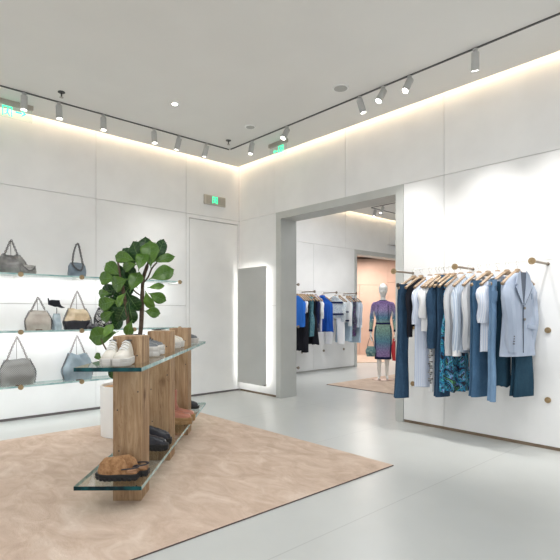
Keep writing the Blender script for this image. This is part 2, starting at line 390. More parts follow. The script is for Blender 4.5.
# ------------------------------------------------------------------ ceiling lights
def track(name, x0, y0, x1, y1, label):
    bm = NB(); w = .006
    box(bm, min(x0, x1)-w, max(x0, x1)+w, min(y0, y1)-w, max(y0, y1)+w, CH-.012, CH)
    tag(finish(name, bm, M['track'], None, True), label, 'track', 'ceiling light tracks')
track('light_track', -5.59, -3.8, -5.59, 4.12, 'dark ceiling light track running beside the left wall')
track('light_track', -5.56, 4.14, 1.5, 4.14, 'dark ceiling light track running along the doorway wall')
track('light_track', -6.57, 8.72, -6.57, 12, 'dark light track on the next room ceiling, along its left wall')
track('light_track', -6.54, 8.70, -3.5, 8.70, 'dark light track crossing the next room ceiling')
def spotlight(loc, aim, label, group, e=E_SPOT, size=1.15, blend=1.0, col=(1, .985, .96), lit=True):
    t = thing('spotlight', label, 'spotlight', loc, 0, group)
    bm = NB(); cyl(bm, (0, 0, -.045), .007, .045, 10); cyl(bm, (0, 0, -.012), .022, .012, 16); finish('stem', bm, M['lampgrey'], t)
    d = (Vector(aim)-Vector(loc)).normalized()
    # the head keeps a modest tilt from vertical, pointing at what it lights
    rot = Vector((0, 0, -1)).rotation_difference(d).to_matrix().to_4x4()
    c = Vector((0, 0, -.05)); mm = Matrix.Translation(c) @ rot
    bm = NB(); n = 24
    prof = [(.02, .0), (.02, .031), (.014, .034), (-.125, .034), (-.128, .030), (-.112, .026)]
    loft(bm, [[mm @ Vector((rr*cos(2*PI*k/n), rr*sin(2*PI*k/n), z)) for k in range(n)] for z, rr in [(z, max(r, .002)) for z, r in prof]], True, False)
    finish('lamp_head', bm, M['lampgrey'], t)
    bm = NB(); loft(bm, [[mm @ Vector((rr*cos(2*PI*k/n), rr*sin(2*PI*k/n), z)) for k in range(n)] for z, rr in ((-.112, .0255), (-.116, .0255))]); finish('lens', bm, M['spot_glow'], t)
    l = bpy.data.lights.new('spot_beam', 'SPOT'); l.energy = e; l.color = col; l.spot_size = size; l.spot_blend = blend; l.shadow_soft_size = .02
    o = bpy.data.objects.new('spot_beam', l); COL.objects.link(o); o.parent = t
    o.location = mm @ Vector((0, 0, -.135)); o.rotation_euler = Vector((0, 0, -1)).rotation_difference(d).to_euler()
TZ = CH-.012
gl = 'grey spotlights on the track by the left wall'
LT = [(-3.0, (-4.5, -3, .5), 'grey cylinder spotlight on the left track, far behind the viewer'),
      (-1.6, (-6.2, -1.6, 1.0), 'grey cylinder spotlight on the left track, behind the viewer'),
      (.10, (-6.2, .2, 1.0), 'grey cylinder spotlight on the left track, before the first exit sign'),
      (1.47, (-5.75, 1.42, .2), 'grey cylinder spotlight hanging in front of the green exit sign at the left edge'),
      (1.82, (-5.50, 1.95, .2), 'grey cylinder spotlight on the left track next to the ceiling sprinkler'),
      (2.316, (-5.55, 2.35, .2), 'grey cylinder spotlight on the left track above the joint between two wall panels'),
      (2.963, (-5.45, 3.1, .2), 'grey cylinder spotlight with glowing lens, fourth from the left edge on the left track'),
      (3.32, (-6.2, 3.0, 1.1), 'grey cylinder spotlight leaning to the wall, second from the track corner'),
      (3.747, (-6.2, 3.45, 1.1), 'grey cylinder spotlight leaning to the wall, nearest the track corner on the left track')]
for y, aim, lab in LT: spotlight((-5.59, y, TZ), aim, lab, gl)
gr = 'grey spotlights on the track along the doorway wall'
RT = [(-5.09, (-5.4, 3.6, .2), 'grey cylinder spotlight nearest the track corner on the doorway wall track'),
      (-4.405, (-4.5, 2.2, .2), 'grey spotlight tilted to the viewer beside the hanging exit sign'),
      (-3.27, (-2.75, 4.80, 0.9), 'grey cylinder spotlight over the doorway, lens pointing down to the right'),
      (-2.97, (-3.4, 2.2, .2), 'grey spotlight tilted to the viewer over the doorway right end'),
      (-2.66, (-3.0, 2.2, .2), 'grey spotlight tilted to the viewer above the grey door frame corner'),
      (-2.0, (-2.35, 4.80, 0.9), 'grey spotlight over the middle of the clothes rail'),
      (-1.25, (-1.9, 4.80, 0.9), 'grey spotlight over the right end of the clothes rail'),
      (-.3, (-.8, 4.8, 0.9), 'grey spotlight right of the clothes rail')]
for x, aim, lab in RT: spotlight((x, 4.14, TZ), aim, lab, gr, E_SPOT*(4.0 if aim[1] > 4 else .7))
gn = 'grey spotlights in the next room'
for x, y, aim, lab in ((-6.57, 8.86, (-6.9, 8.2, .8), 'grey spotlight at the track corner of the next room'),
                  (-6.25, 8.70, (-6.9, 7.6, .8), 'grey spotlight on the crossing track of the next room'),
                  (-6.57, 9.8, (-6.5, 9.6, 0), 'grey spotlight on the long track of the next room'),
                  (-5.6, 8.70, (-5.5, 7.7, 1.0), 'grey spotlight aimed at the mannequin in the next room')):
    spotlight((x, y, TZ), aim, lab, gn, E_SPOT*1.6)
for x, y in ((-6.3, 6.4), (-6.3, 7.3)): spotlight((x, y, CH), (-6.9, y+.2, 1.0), 'grey spotlight over the far clothes rail, '+('hidden by the doorway jamb' if y < 7 else 'above the black garments'), gn, E_SPOT*1.6)
def disc(name, x, y, r, m, label, cat, m2):
    t = thing(name, label, cat, (x, y, CH))
    bm = NB(); cyl(bm, (0, 0, -.010), r, .010, 28, r2=r*1.04); finish('rim', bm, M['white'], t)
    bm = NB(); cyl(bm, (0, 0, -.0125), r*.8, .003, 28); finish('face', bm, m2, t)
disc('downlight', -4.77, 2.78, .034, None, 'small round recessed downlight glowing in the ceiling', 'downlight', M['spot_glow'])
M['grille'] = noisy('speaker_grille', (.42, .42, .40), (.5, .5, .48), 200, .7)
disc('ceiling_speaker', -4.73, 3.82, .066, None, 'round grey ceiling speaker right of the sprinkler near the track corner', 'speaker', M['grille'])
disc('ceiling_speaker', -3.29, 3.85, .085, None, 'larger round grey ceiling speaker beside the doorway wall track', 'speaker', M['grille'])
for x, y, lab in ((-5.31, 3.91, 'small dark sprinkler head beside the corner of the tracks'), (-5.33, 1.76, 'small dark sprinkler head near the left edge')):
    t = thing('sprinkler', lab, 'sprinkler', (x, y, CH))
    bm = NB(); cyl(bm, (0, 0, -.006), .036, .006, 20); finish('rosette', bm, M['darkm'], t)
    bm = NB(); cyl(bm, (0, 0, -.055), .007, .05, 10); finish('stem', bm, M['darkm'], t)
    bm = NB(); cyl(bm, (0, 0, -.060), .02, .005, 16); finish('deflector', bm, M['steel'], t)

# ------------------------------------------------------------------ exit signs (running figure in a doorway, arrow)
def figure(bm, ox, oz, s, y):
    # doorway outline and running figure, drawn in the x-z plane at depth y, height s
    def q(pts): poly(bm, [(ox+a*s, y, oz+b*s) for a, b in pts], (0, .003, 0))
    q([(0, 0), (.10, 0), (.10, 1), (0, 1)]); q([(.80, 0), (.90, 0), (.90, 1), (.80, 1)]); q([(.10, .90), (.80, .90), (.80, 1), (.10, 1)])
    c = [( .5+.085*cos(k*PI/5), .76+.085*sin(k*PI/5)) for k in range(10)]; q(c)
    q([(.40, .66), (.55, .68), (.52, .38), (.38, .36)])
    q([(.42, .38), (.52, .40), (.62, .22), (.72, .06), (.63, .03), (.52, .2)]); q([(.38, .38), (.48, .38), (.38, .2), (.20, .12), (.17, .2), (.32, .27)])
    q([(.54, .66), (.56, .58), (.66, .50), (.74, .56), (.72, .62), (.66, .58)]); q([(.41, .66), (.40, .56), (.30, .48), (.22, .52), (.24, .58), (.31, .56)])
def arrow(bm, ox, oz, s, y, sg):
    def q(pts):
        pts = [(ox+sg*a*s, y, oz+b*s) for a, b in pts]; poly(bm, pts, (0, .003, 0))
    q([(0, .42), (.6, .42), (.6, .58), (0, .58)]); q([(.5, .2), (.62, .2), (1, .5), (.62, .8), (.5, .8), (.78, .5)])
def hang_sign(loc, rz, w, sg, label):
    t = thing('exit_sign', label, 'exit sign', loc, rz)
    bm = NB(); box(bm, -w/2, w/2, -.02, .02, -.048, 0, .003); finish('mounting_bar', bm, M['steel'], t)
    bm = NB(); box(bm, -w/2+.01, w/2-.01, -.003, .003, -.19, -.048); finish('glass_plate', bm, M['glass'], t, True)
    bm = NB()
    if sg < 0: arrow(bm, .0-.01, -.165, .085, -.0075, -1); figure(bm, .01, -.175, .11, -.0075)
    else: figure(bm, -.13, -.175, .11, -.0075); arrow(bm, .0, -.165, .11, -.0075, 1)
    finish('pictogram', bm, M['green'], t, True)
hang_sign((-5.93, 1.47, CH), math.radians(90), .36, 1, 'hanging clear exit sign with green figure and arrow at the left edge of the ceiling')
hang_sign((-4.90, 4.44, CH), 0, .36, -1, 'hanging clear exit sign with green arrow and figure over the doorway wall')
t = thing('exit_sign', 'steel framed green exit sign fixed high on the left wall above the hidden door', 'exit sign', (CORX+.002, 4.345, 2.985), math.radians(90))
bm = NB(); box(bm, -.20, .20, -.025, 0, -.075, .075, .012); finish('housing', bm, M['steel'], t)
bm = NB(); box(bm, -.16, .185, -.028, -.024, -.058, .058, .0015); finish('face_plate', bm, mat('sign_face', (.42, .39, .34), .5, .4), t)
bm = NB(); figure(bm, -.055, -.05, .105, -.033); finish('pictogram', bm, M['green'], t, True)

# ------------------------------------------------------------------ mirror with back light
t = thing('wall_mirror', 'tall rectangular mirror with white light glowing behind it', 'mirror', (-5.855, BWY, 0))
bm = NB(); box(bm, -.345, .345, -.085, -.065, .155, 1.953, .002); bm.normal_update(); finish('mirror_panel', bm, M['mirror'], t, True)
bm = NB(); box(bm, -.25, .25, -.065, 0, .30, 1.80); finish('wall_mount', bm, M['white'], t, True)
bm = NB()
for a in (-.325, .318): box(bm, a, a+.008, -.060, -.045, .20, 1.91)
box(bm, -.31, .31, -.060, -.045, 1.925, 1.933); box(bm, -.31, .31, -.060, -.045, .178, .186)
finish('light_strip', bm, M['mstrip'], t, True)

# ------------------------------------------------------------------ wall shelves
SZ = [1.695, 1.05, .435]
SLAB = ['top glass wall shelf on bronze brackets with a grey slouchy bag and blue bag', 'middle glass wall shelf on bronze brackets with beige and gold bags', 'lowest glass wall shelf on bronze brackets with the two large totes']
BY = [.18, .857, 1.533, 2.205, 2.88, 3.554]
for z, lab in zip(SZ, SLAB):
    t = thing('wall_shelf', lab, 'shelf', (CORX, 0, z), 0, 'glass shelves on the left wall')
    bm = NB(); box(bm, .035, .30, -1.2, 3.60, -.018, 0); bm.normal_update()
    for f in bm.faces: f.material_index = 0 if abs(f.normal.z) > .9 else 1
    finish('glass_panel', bm, [M['glass'], M['edge_light']], t, True)
    for y in BY:
        bm = NB(); cyl(bm, (0, y, -.026), .006, .302, 14, 'x'); b = finish('bracket', bm, M['white'], t)
        bm = NB(); cyl(bm, (.302, y, -.014), .028, .014, 24, 'x'); finish('end_cap', bm, M['brass'], b)
    l = area('shelf_light', (.255, 1.2, -.020), .012, 4.7, E_SHELF*(.5 if z < .6 else 1), (.97, .985, 1), (0, math.radians(28), 0)); l.parent = t
    bm = NB(); box(bm, .248, .262, -1.15, 3.55, -.0195, -.0182); finish('light_profile', bm, M['white'], t, True)

# ------------------------------------------------------------------ bags
def leather(name, a, b, rough=.5, sc=14, bump=.5): return noisy(name, a, b, sc, rough, bump, 0, (1, 1, 1), 5, sc*1.6)
def chain(bm, pts, r=.0055, link=.016):
    path = smooth_path(pts, 8); acc = 0; k = 0; last = path[0]
    for i in range(1, len(path)):
        seg = path[i]-path[i-1]; L = seg.length
        if L < 1e-6: continue
        while acc < L:
            p = path[i-1]+seg*(acc/L); d = seg.normalized()
            up = Vector((0, 1, 0)) if k % 2 else d.cross(Vector((0, 1, 0))).normalized()
            b = up
            ring = []
            for j in range(8):
                a = 2*PI*j/8; ring.append(p+d*cos(a)*link*.62+b*sin(a)*r)
            ring.append(ring[0]); tube(bm, ring, r*.42, 5, caps=False); k += 1; acc += link*.85
        acc -= L
def bag(name, label, loc, rz, W, H, Dp, m, top=.75, slouch=.012, peak=.13, hm=None, trim=True, base_m=None, base_h=0, handle='chain', lean=0, seed=0, cat='handbag', e=4, mid=1.02, cut=True):
    t = thing(name, label, cat, loc, rz, 'handbags on the wall shelves')
    rnd = random.Random(seed); ph = [rnd.uniform(0, 6.28) for _ in range(6)]
    def hw(u):
        if not cut: return W/2*interp([(0, 1), (.7, .97), (1, top)], u)
        return W/2*interp([(0, .96), (.25, mid)], u) if u < .25 else (W/2*mid if u < .5 else W/2*(mid+(top-mid)*((u-.5)/.5)**1.15))
    def hd(u): return Dp/2*interp([(0, .9), (.3, 1.1), (.75, .6), (1, .22)], u)
    def rings(u0, u1, n, off=0):
        out = []
        for i in range(n+1):
            u = u0+(u1-u0)*i/n; r = ell(0, 0, u*H, hw(u)+off, hd(u)+off, 40, e)
            for v in r:
                s = v.x/(W/2)
                w = slouch*(sin(7*s+ph[0]+3*u)*.6+sin(13*s-5*u+ph[1])*.4)*(.3+.7*u)
                v.y += w*(1 if v.y < 0 else .6)
                v.z += slouch*.9*sin(5*s+ph[2])*u
                if cut: v.z -= H*.10*(max(0, 1-abs(s)*1.5))*max(0, (u-.7)/.3)*.6
                v.x += slouch*.5*sin(9*u+ph[3])
            out.append(r)
        return out
    bm = NB(); loft(bm, rings(0, 1, 18)); finish('body', bm, m, t)
    if base_m:
        bm = NB(); loft(bm, rings(0, base_h, 6, .002)); finish('base_panel', bm, base_m, t)
    hm = hm or M['chain']
    zt = H
    xt = W/2*top*.9
    if trim:
        for sg in (-1, 1):
            bm = NB(); chain(bm, [(sg*(hw(u)+.004), -hd(u)*.4, u*H) for u in (.06, .3, .5, .75, .97)], .008, .018)
            finish('chain_trim', bm, M['chaind'], t)
    bm = NB()
    pts = [(-xt, -.012, zt*.97), (-xt*.55, -.01, zt+peak*.5), (-.006, -.008, zt+peak), (.006, -.008, zt+peak), (xt*.55, -.01, zt+peak*.5), (xt, -.012, zt*.97)]
    if handle == 'chain': chain(bm, pts, .0095, .022)
    elif handle == 'loop':
        pts = [(-xt*.85, -.02, zt*.96), (-xt*.7, -.02, zt+peak*.45), (-xt*.25, -.02, zt+peak*.96), (xt*.1, -.02, zt+peak), (xt*.4, -.02, zt+peak*.6), (xt*.8, -.02, zt*.96)]; chain(bm, pts, .0105, .022)
    elif handle == 'none': pass
    finish('handle', bm, hm, t) if handle != 'none' else bm.free()
    if handle in ('chain',):
        bm = NB(); tube(bm, [(-.004, .012, zt+peak*.96), (0, .012, zt*.9)], .003, 6)
        finish('back_strap', bm, hm, t)
    return t
M['chain'] = mat('chain_silver', (.22, .20, .19), .35, .8); M['chaind'] = mat('chain_dark', (.13, .125, .13), .35, .85)
M['chainp'] = mat('chain_pale', (.30, .27, .26), .35, .7)
L1, L2, L3 = [z+.001 for z in SZ]
BXX = CORX+.165; RB = math.radians(90)
def by(px): return on_x(px, BXX)
bag('slouchy_handbag', 'shiny dark grey slouchy handbag with chain handle on the top shelf at the left edge', (BXX, by(11), L1), RB-.15, .29, .215, .14, leather('grey_satin', (.09, .09, .09), (.24, .24, .23), .25, 7, 1.0), .50, .018, .15, M['chaind'], True, seed=1)
t = bag('small_bag', 'small grey textured shoulder bag in front of the slouchy bag on the top shelf', (BXX+.08, by(29)-.03, L1), RB, .165, .10, .07, leather('grey_grain', (.20, .20, .19), (.30, .30, .29), .6, 40, .7), .85, .004, .0, trim=False, handle='none', seed=2, e=4)
bm = NB(); chain(bm, [(-.075, -.03, .10), (-.05, -.042, .07), (0, -.046, .035), (.04, -.045, .05), (.07, -.032, .095)], .006, .015); finish('chain_strap', bm, M['chaind'], t)
t = bag('blue_shoulder_bag', 'dusty blue shoulder bag with long dark chain straps on the top shelf', (BXX, by(77), L1), RB+.1, .215, .17, .09, leather('dusty_blue', (.13, .17, .21), (.18, .23, .28), .42, 8, .25), .80, .004, .225, M['chaind'], False, handle='loop', seed=3, e=4.5, cut=False)
bm = NB(); chain(bm, [(-.075, -.035, .152), (-.05, -.050, .11), (.0, -.055, .075), (.035, -.055, .09), (.06, -.04, .152)], .009, .02); finish('chain_strap', bm, M['chaind'], t)
bag('beige_tote', 'beige grey fold over tote with chain edges, leftmost on the middle shelf', (BXX, by(38), L2), RB, .275, .235, .11, leather('beige_suede', (.36, .32, .28), (.46, .42, .37), .75, 9, .6), .60, .006, .135, M['chain'], True, seed=4, e=4)
t = bag('slim_bag', 'slim pale blue grey bag standing on end on the middle shelf', (BXX, by(56.5), L2), RB+.2, .085, .19, .11, leather('pale_steel_blue', (.30, .37, .42), (.42, .50, .55), .3, 12, .3), .9, .003, .07, M['chaind'], False, seed=5, e=5, cut=False, handle='none')
bm = NB(); tube(bm, [(0, .0, .185), (.004, 0, .225), (.002, 0, .262)], .0045, 8); finish('handle_stem', bm, M['chaind'], t)
# black scarf tied over the slim bag's handle
bm = NB(); prof = [(-.075, .375), (-.068, .345), (-.045, .355), (0, .352), (.035, .352), (.042, .31), (.055, .285), (.088, .262), (.062, .258), (.03, .272), (-.005, .272), (-.04, .285), (-.070, .298)]
loft(bm, [[Vector((x*1.15, y+.012*sin(40*x), z)) for x, z in prof] for y in (-.022, -.012, .012, .022)])
o = finish('scarf', bm, M['black'], None); o.location = (BXX+.01, by(55.5), L2); o.rotation_euler = (0, 0, RB); tag(o, 'black scarf knotted above the slim pale blue bag', 'scarf')
M['gold'] = leather('champagne_gold', (.42, .32, .20), (.60, .49, .34), .35, 10, .6); M['blackl'] = leather('black_leather', (.012, .012, .018), (.025, .025, .035), .4, 10, .4)
bag('gold_tote', 'champagne gold tote with black lower half and chain handle on the middle shelf', (BXX, by(77), L2), RB, .315, .255, .13, M['gold'], .62, .012, .20, M['chainp'], True, M['blackl'], .42, seed=6, e=3.4, mid=1.0)
bag('black_pouch', 'small black leather pouch leaning between gold tote and printed tote', (BXX+.085, by(90), L2), RB+.2, .15, .075, .07, M['blackl'], .45, .010, 0, trim=False, handle='none', seed=7, e=2.4)
bag('printed_tote', 'black tote with white brush print half hidden by the plant leaves', (BXX-.02, by(107), L2), RB, .31, .275, .12, M['bwp'], .6, .008, .13, M['chaind'], True, seed=8, e=3)
m = mat('woven_grey', (.17, .17, .165), .5); g = G(m); g.base(g.mix(.5, g.ramp(g.wave(g.coord((1, 1, 1), (0, .75, 0)), 22), [(.3, (.15, .15, .145)), (.6, (.30, .30, .29))]), g.ramp(g.wave(g.coord((1, 1, 1), (0, -.75, 0)), 22), [(.3, (.13, .13, .125)), (.6, (.32, .32, .31))]))); M['woven'] = m
bag('woven_tote', 'large dark grey woven tote with pale chain handle on the lowest shelf', (BXX, by(17), L3), RB, .36, .30, .14, M['woven'], .64, .010, .23, M['chainp'], True, seed=9, e=4)
bag('blue_tote', 'large slouchy light blue tote with chain handle on the lowest shelf behind the table corner', (BXX, by(77), L3), RB, .34, .32, .15, leather('powder_blue', (.19, .25, .29), (.31, .38, .43), .55, 6, 1.0), .60, .02, .20, M['chainp'], True, seed=10)
for px, z, lab in ((39, L2, 'small brown price block in front of the beige tote'), (19, L3, 'small dark price block in front of the woven tote'), (79, L3, 'small dark price block in front of the light blue tote')):
    bm = NB(); box(bm, -.035, .035, -.008, .008, 0, .012, .002); o = finish('price_block', bm, mat('price_brown', (.10, .06, .035), .5)); o.location = (CORX+.27, on_x(px, CORX+.27), z); o.rotation_euler = (0, 0, RB); tag(o, lab, 'price block', 'price blocks')

# ------------------------------------------------------------------ display table: three timber posts through two glass shelves
A = math.radians(-.66)
ax = (D*cos(A)+R*sin(A)); ay = R*cos(A)-D*sin(A)       # long axis, right
TR = math.atan2(ax.y, ax.x)-PI/2                       # local +Y = long axis, local +X = right
Porg = D*2.98+R*(-1.261)
T = thing('display_table', 'display table of three reclaimed timber posts carrying two long glass shelves', 'display table', (Porg.x, Porg.y, .009), TR)
T_in = lambda x, y, z: Vector((Porg.x, Porg.y, 0))+ay*x+ax*y+Vector((0, 0, z))
for y in (.24, 1.12, 1.97):
    bm = NB(); box(bm, .160, .347, y, y+.21, 0, 1.087, .004); po = finish('post', bm, M['post'], T)
    for nx, nz in ((.185, 1.03), (.32, .96), (.19, .60), (.325, .72), (.20, .33), (.315, .10)):
        bm = NB(); cyl(bm, (nx, y-.0015, nz), .005, .003, 10, 'y'); finish('nail_head', bm, M['darkm'], po)
for z in (.907, .181):
    bm = NB(); box(bm, 0, .414, 0, 2.79, z-.025, z, .0); bm.normal_update()
    for f in bm.faces: f.material_index = 0 if abs(f.normal.z) > .9 else (1 if f.normal.y < -.9 else 2)  # front edge coloured darker than the sides, standing in for light inside glass
    finish('glass_shelf', bm, [M['glass'], M['edge_dark'], M['edge_light']], T, True)

# ------------------------------------------------------------------ shoes (local: toe +X, length L)
def shoe(name, label, x, y, z, rz, L, Wd, st, ht, um, sm, kind='sneaker', group=None, mid=None, cat='shoe', lug=False, flip=1, base=None):
    p = T_in(x, y, z); t = thing(name, label, cat, p, TR+rz, group)
    hwf = lambda u: Wd/2*interp([(0, .62), (.12, .74), (.38, .72), (.7, 1.0), (.88, .88), (1, .35)], u)
    cy = lambda u: flip*.012*sin(PI*u)
    n = 20
    # sole
    def outline(off, zz, u0=0, u1=1):
        us = [u0+(u1-u0)*i/n for i in range(n+1)]
        a = [Vector((u*L, cy(u)+hwf(u)+off, zz)) for u in us]; b = [Vector((u*L, cy(u)-hwf(u)-off, zz)) for u in reversed(us)]
        a[0].x -= off; b[-1].x -= off; a[-1].x += off+.004; b[0].x += off+.004
        return a+b
    bm = NB()
    layers = [(-.001, 0), (.004, .006), (.006, st*.45), (.003, st*.5), (.006, st*.56), (.006, st*.95), (.002, st)]
    loft(bm, [outline(o, zz) for o, zz in layers]); 
    if lug:
        for i in range(9):
            u = .04+i*.115
            for sgn in (-1, 1):
                yy = cy(u)+sgn*hwf(u); box(bm, u*L-.008, u*L+.008, yy-.006*1-.004, yy+.010, .0005, st*.45, .002)
    finish('sole', bm, sm, t)
    # upper
    top = {'sneaker': [(0, .92), (.18, 1.0), (.36, .97), (.55, .66), (.75, .43), (.92, .30), (1, .12)],
           'clog': [(0, .10), (.24, .12), (.34, .80), (.50, 1.0), (.80, .92), (.95, .6), (1, .2)],
           'boot': [(0, 1.0), (.2, 1.0), (.36, .98), (.46, .50), (.7, .36), (.92, .28), (1, .1)],
           'loafer': [(0, .85), (.22, .9), (.40, 1.0), (.60, .8), (.8, .6), (.94, .42), (1, .15)]}[kind]
    bm = NB(); rings = []
    for i in range(n+1):
        u = .015+.97*i/n; h = ht*interp(top, u); w = hwf(u)*.97
        nar = .62 if kind in ('sneaker', 'boot') else .8
        r = []
        for k in range(14):
            a = -PI/2*0+PI*k/13
            c, s = cos(a), sin(a)
            tw = 1-(1-nar)*max(0, s)*min(1, h/(ht*.6))
            r.append(Vector((u*L-(.0 if u > .2 else .0), cy(u)+w*math.copysign(abs(c)**.7, c)*tw, st-.002+h*abs(s)**.75)))
        rings.append(r)
    loft(bm, rings); finish('upper', bm, um, t)
    if kind in ('sneaker',):
        bm = NB()
        for i in range(5):
            u = .40+i*.065; h = ht*interp(top, u)+st
            tube(bm, smooth_path([(u*L, cy(u)-.026, h-.010), (u*L+.006, cy(u), h+.004), (u*L, cy(u)+.026, h-.010)], 4), .0035, 6)
        finish('laces', bm, mid or M['white'], t)
        bm = NB(); u = .19; loft(bm, [ell(u*L, cy(u), st+ht*.97, .046, .024, 16), ell(u*L, cy(u), st+ht*1.012, .042, .021, 16)]); finish('opening', bm, M['insole'], t)
    if kind == 'clog':
        bm = NB(); tube(bm, smooth_path([(.36*L, -.044, st+.03), (.16*L, -.040, st+.034), (.03*L, -.018, st+.036), (.03*L, .018, st+.036), (.16*L, .040, st+.034), (.36*L, .044, st+.03)], 4), .010, 8, flat=.4); finish('strap', bm, M['blackl'], t)
        bm = NB(); box(bm, .50*L, .50*L+.028, -.046, -.038, st+ht*.45, st+ht*.75, .002); finish('buckle', bm, mat('buckle_gold', (.7, .55, .3), .25, 1), t)
        bm = NB(); loft(bm, [outline(-.008, st+.001, 0, .5), outline(-.010, st+.016, 0, .5)]); finish('insole', bm, mat('cork_insole', (.45, .25, .14), .8), t)
    if kind == 'boot':
        bm = NB(); loft(bm, [ell(.20*L, cy(.2), st+ht*.55, .058, .040, 20), ell(.19*L, cy(.2), st+ht*1.3, .056, .042, 20), ell(.19*L, cy(.2), st+ht*1.95, .060, .045, 20), ell(.19*L, cy(.2), st+ht*1.96, .053, .038, 20), ell(.19*L, cy(.2), st+ht*1.4, .050, .035, 20)], True, True); finish('shaft', bm, um, t)
    return t
M['insole'] = mat('insole_dark', (.05, .05, .05), .8)
M['sh_white'] = leather('white_leather', (.58, .545, .475), (.66, .625, .56), .45, 12, .2); M['sole_w'] = mat('sole_white', (.58, .56, .53), .6)
M['teddy'] = noisy('teddy_fur', (.26, .13, .055), (.42, .23, .11), 45, .95, 1.0, 0, (1, 1, 1), 5, 120)
M['sole_b'] = mat('sole_black', (.012, .012, .013), .5); M['sh_pink'] = leather('rust_leather', (.36, .13, .08), (.46, .19, .13), .3, 6, .15)
M['sole_t'] = noisy('gum_sole', (.32, .19, .08), (.40, .25, .12), 20, .6); M['sh_grey'] = leather('grey_leather', (.10, .11, .12), (.17, .18, .19), .4, 12, .3)
GT = .920+.001; GB = .194+.001
g1 = 'shoes on the glass table'
RF = -PI/2   # toe towards the front end of the table
shoe('sneaker', 'off white chunky lace up sneaker, left one at the front of the upper glass', .165, .236, GT, RF+.13, .225, .10, .048, .105, M['sh_white'], M['sole_w'], group=g1)
shoe('sneaker', 'off white chunky lace up sneaker, right one in front of the nearest post', .268, .236, GT, RF-.04, .225, .10, .048, .105, M['sh_white'], M['sole_w'], group=g1)
shoe('sneaker', 'grey sneaker on a thick white sole behind the nearest post, near one of the pair', .075, .74, GT, 0, .265, .10, .075, .085, M['sh_grey'], M['sole_w'], group=g1, mid=M['blackl'])
shoe('sneaker', 'grey sneaker on a thick white sole behind the nearest post, far one of the pair', .075, .90, GT, .05, .265, .10, .075, .085, M['sh_grey'], M['sole_w'], group=g1, mid=M['blackl'])
shoe('sneaker', 'white high sneaker on the upper glass between middle and last post, near one', .07, 1.58, GT, 0, .27, .10, .060, .115, M['sh_white'], M['sole_w'], group=g1)
shoe('sneaker', 'white high sneaker on the upper glass between middle and last post, far one', .07, 1.75, GT, .05, .27, .10, .060, .115, M['sh_white'], M['sole_w'], group=g1)
shoe('sneaker', 'grey and white sneaker on the upper glass behind the last post', .115, 2.36, GT, 0, .27, .10, .055, .10, M['sh_grey'], M['sole_w'], group=g1)
shoe('teddy_clog', 'brown teddy fur clog with black lug sole, nearer one on the lower glass', .362, .125, GB, PI-.05, .262, .105, .040, .105, M['teddy'], M['sole_b'], 'clog', g1, lug=True)
shoe('teddy_clog', 'brown teddy fur clog with black lug sole, farther one behind its twin', .405, .195, GB, PI+.04, .245, .08, .040, .10, M['teddy'], M['sole_b'], 'clog', g1, lug=True)
shoe('chunky_loafer', 'black chunky loafer on the lower glass behind the nearest post, near one', .125, .78, GB, 0, .275, .10, .05, .075, M['blackl'], M['sole_b'], 'loafer', g1, lug=True)
shoe('chunky_loafer', 'black chunky loafer on the lower glass behind the nearest post, far one', .115, .93, GB, .12, .275, .10, .05, .10, M['blackl'], M['sole_b'], 'loafer', g1, lug=True)
shoe('ankle_boot', 'rust brown ankle boot on a gum sole on the lower glass, near one', .15, 1.66, GB, 0, .285, .10, .065, .12, M['sh_pink'], M['sole_t'], 'boot', g1, lug=True, cat='boot')
shoe('ankle_boot', 'rust brown ankle boot on a gum sole on the lower glass, far one', .16, 1.80, GB, .05, .28, .10, .065, .12, M['sh_pink'], M['sole_t'], 'boot', g1, lug=True, cat='boot')
shoe('black_shoe', 'plain black shoe on the lower glass behind the last post', .10, 2.42, GB, 0, .285, .10, .03, .085, M['blackl'], M['sole_b'], 'loafer', g1)

# ------------------------------------------------------------------ fiddle leaf fig in a white planter
PC = D*5.02+R*(-1.618)
PL = thing('potted_fig', 'fiddle leaf fig tree in a tall white cylindrical planter behind the table', 'potted plant', (PC.x, PC.y, .009), YAW)
n = 40
bm = NB(); loft(bm, [ell(0, 0, z, r, r, n) for z, r in ((0, .205), (.004, .213), (.495, .220), (.507, .216), (.507, .205), (.47, .202))], True, False); finish('pot', bm, M['white'], PL)
bm = NB(); loft(bm, [ell(0, 0, z, r, r, n) for z, r in ((.44, .19), (.486, .2015), (.492, .05))]); finish('soil', bm, M['soil'], PL)
bm = NB(); box(bm, .02, .05, -.2155, -.2125, .03, .06); finish('maker_label', bm, M['darkm'], PL)
def pp(px, py, dy=0):            # picture plane through the planter, local x / z
    dep = 5.02+dy; return Vector(((px-280)/F*dep+1.618, dy, 1.25-.013-(py-313)/F*dep))
bm = NB(); tube(bm, smooth_path([pp(125, 392), pp(132, 360, .03), pp(140, 335, .05), pp(142, 305, .04), pp(143, 280, .02), pp(147, 266, 0), pp(150, 256, 0)], 5), [.026]*8+[.022]*10+[.018]*8+[.010]*5, 10); finish('trunk', bm, M['bark'], PL)
bm = NB(); tube(bm, smooth_path([pp(122, 392, .05), pp(126, 350, -.02), pp(128, 325, -.06), pp(125, 300, -.08), pp(121, 280, -.08), pp(118, 262, -.06)], 5), [.022]*10+[.018]*11+[.010]*5, 10); finish('trunk', bm, M['bark'], PL)
bm = NB(); tube(bm, smooth_path([pp(143, 283, .03), pp(148, 277, .0), pp(152, 268, -.02), pp(157, 262, -.03)], 5), .008, 8); finish('branch', bm, M['bark'], PL)
bm = NB(); tube(bm, smooth_path([pp(142, 296, .03), pp(134, 290, .0), pp(128, 280, -.0)], 5), .008, 8); finish('branch', bm, M['bark'], PL)
bm = NB(); tube(bm, smooth_path([pp(122, 385, .0), pp(112, 360, -.05), pp(104, 345, -.10), pp(101, 338, -.1)], 5), .008, 8); finish('branch', bm, M['bark'], PL)
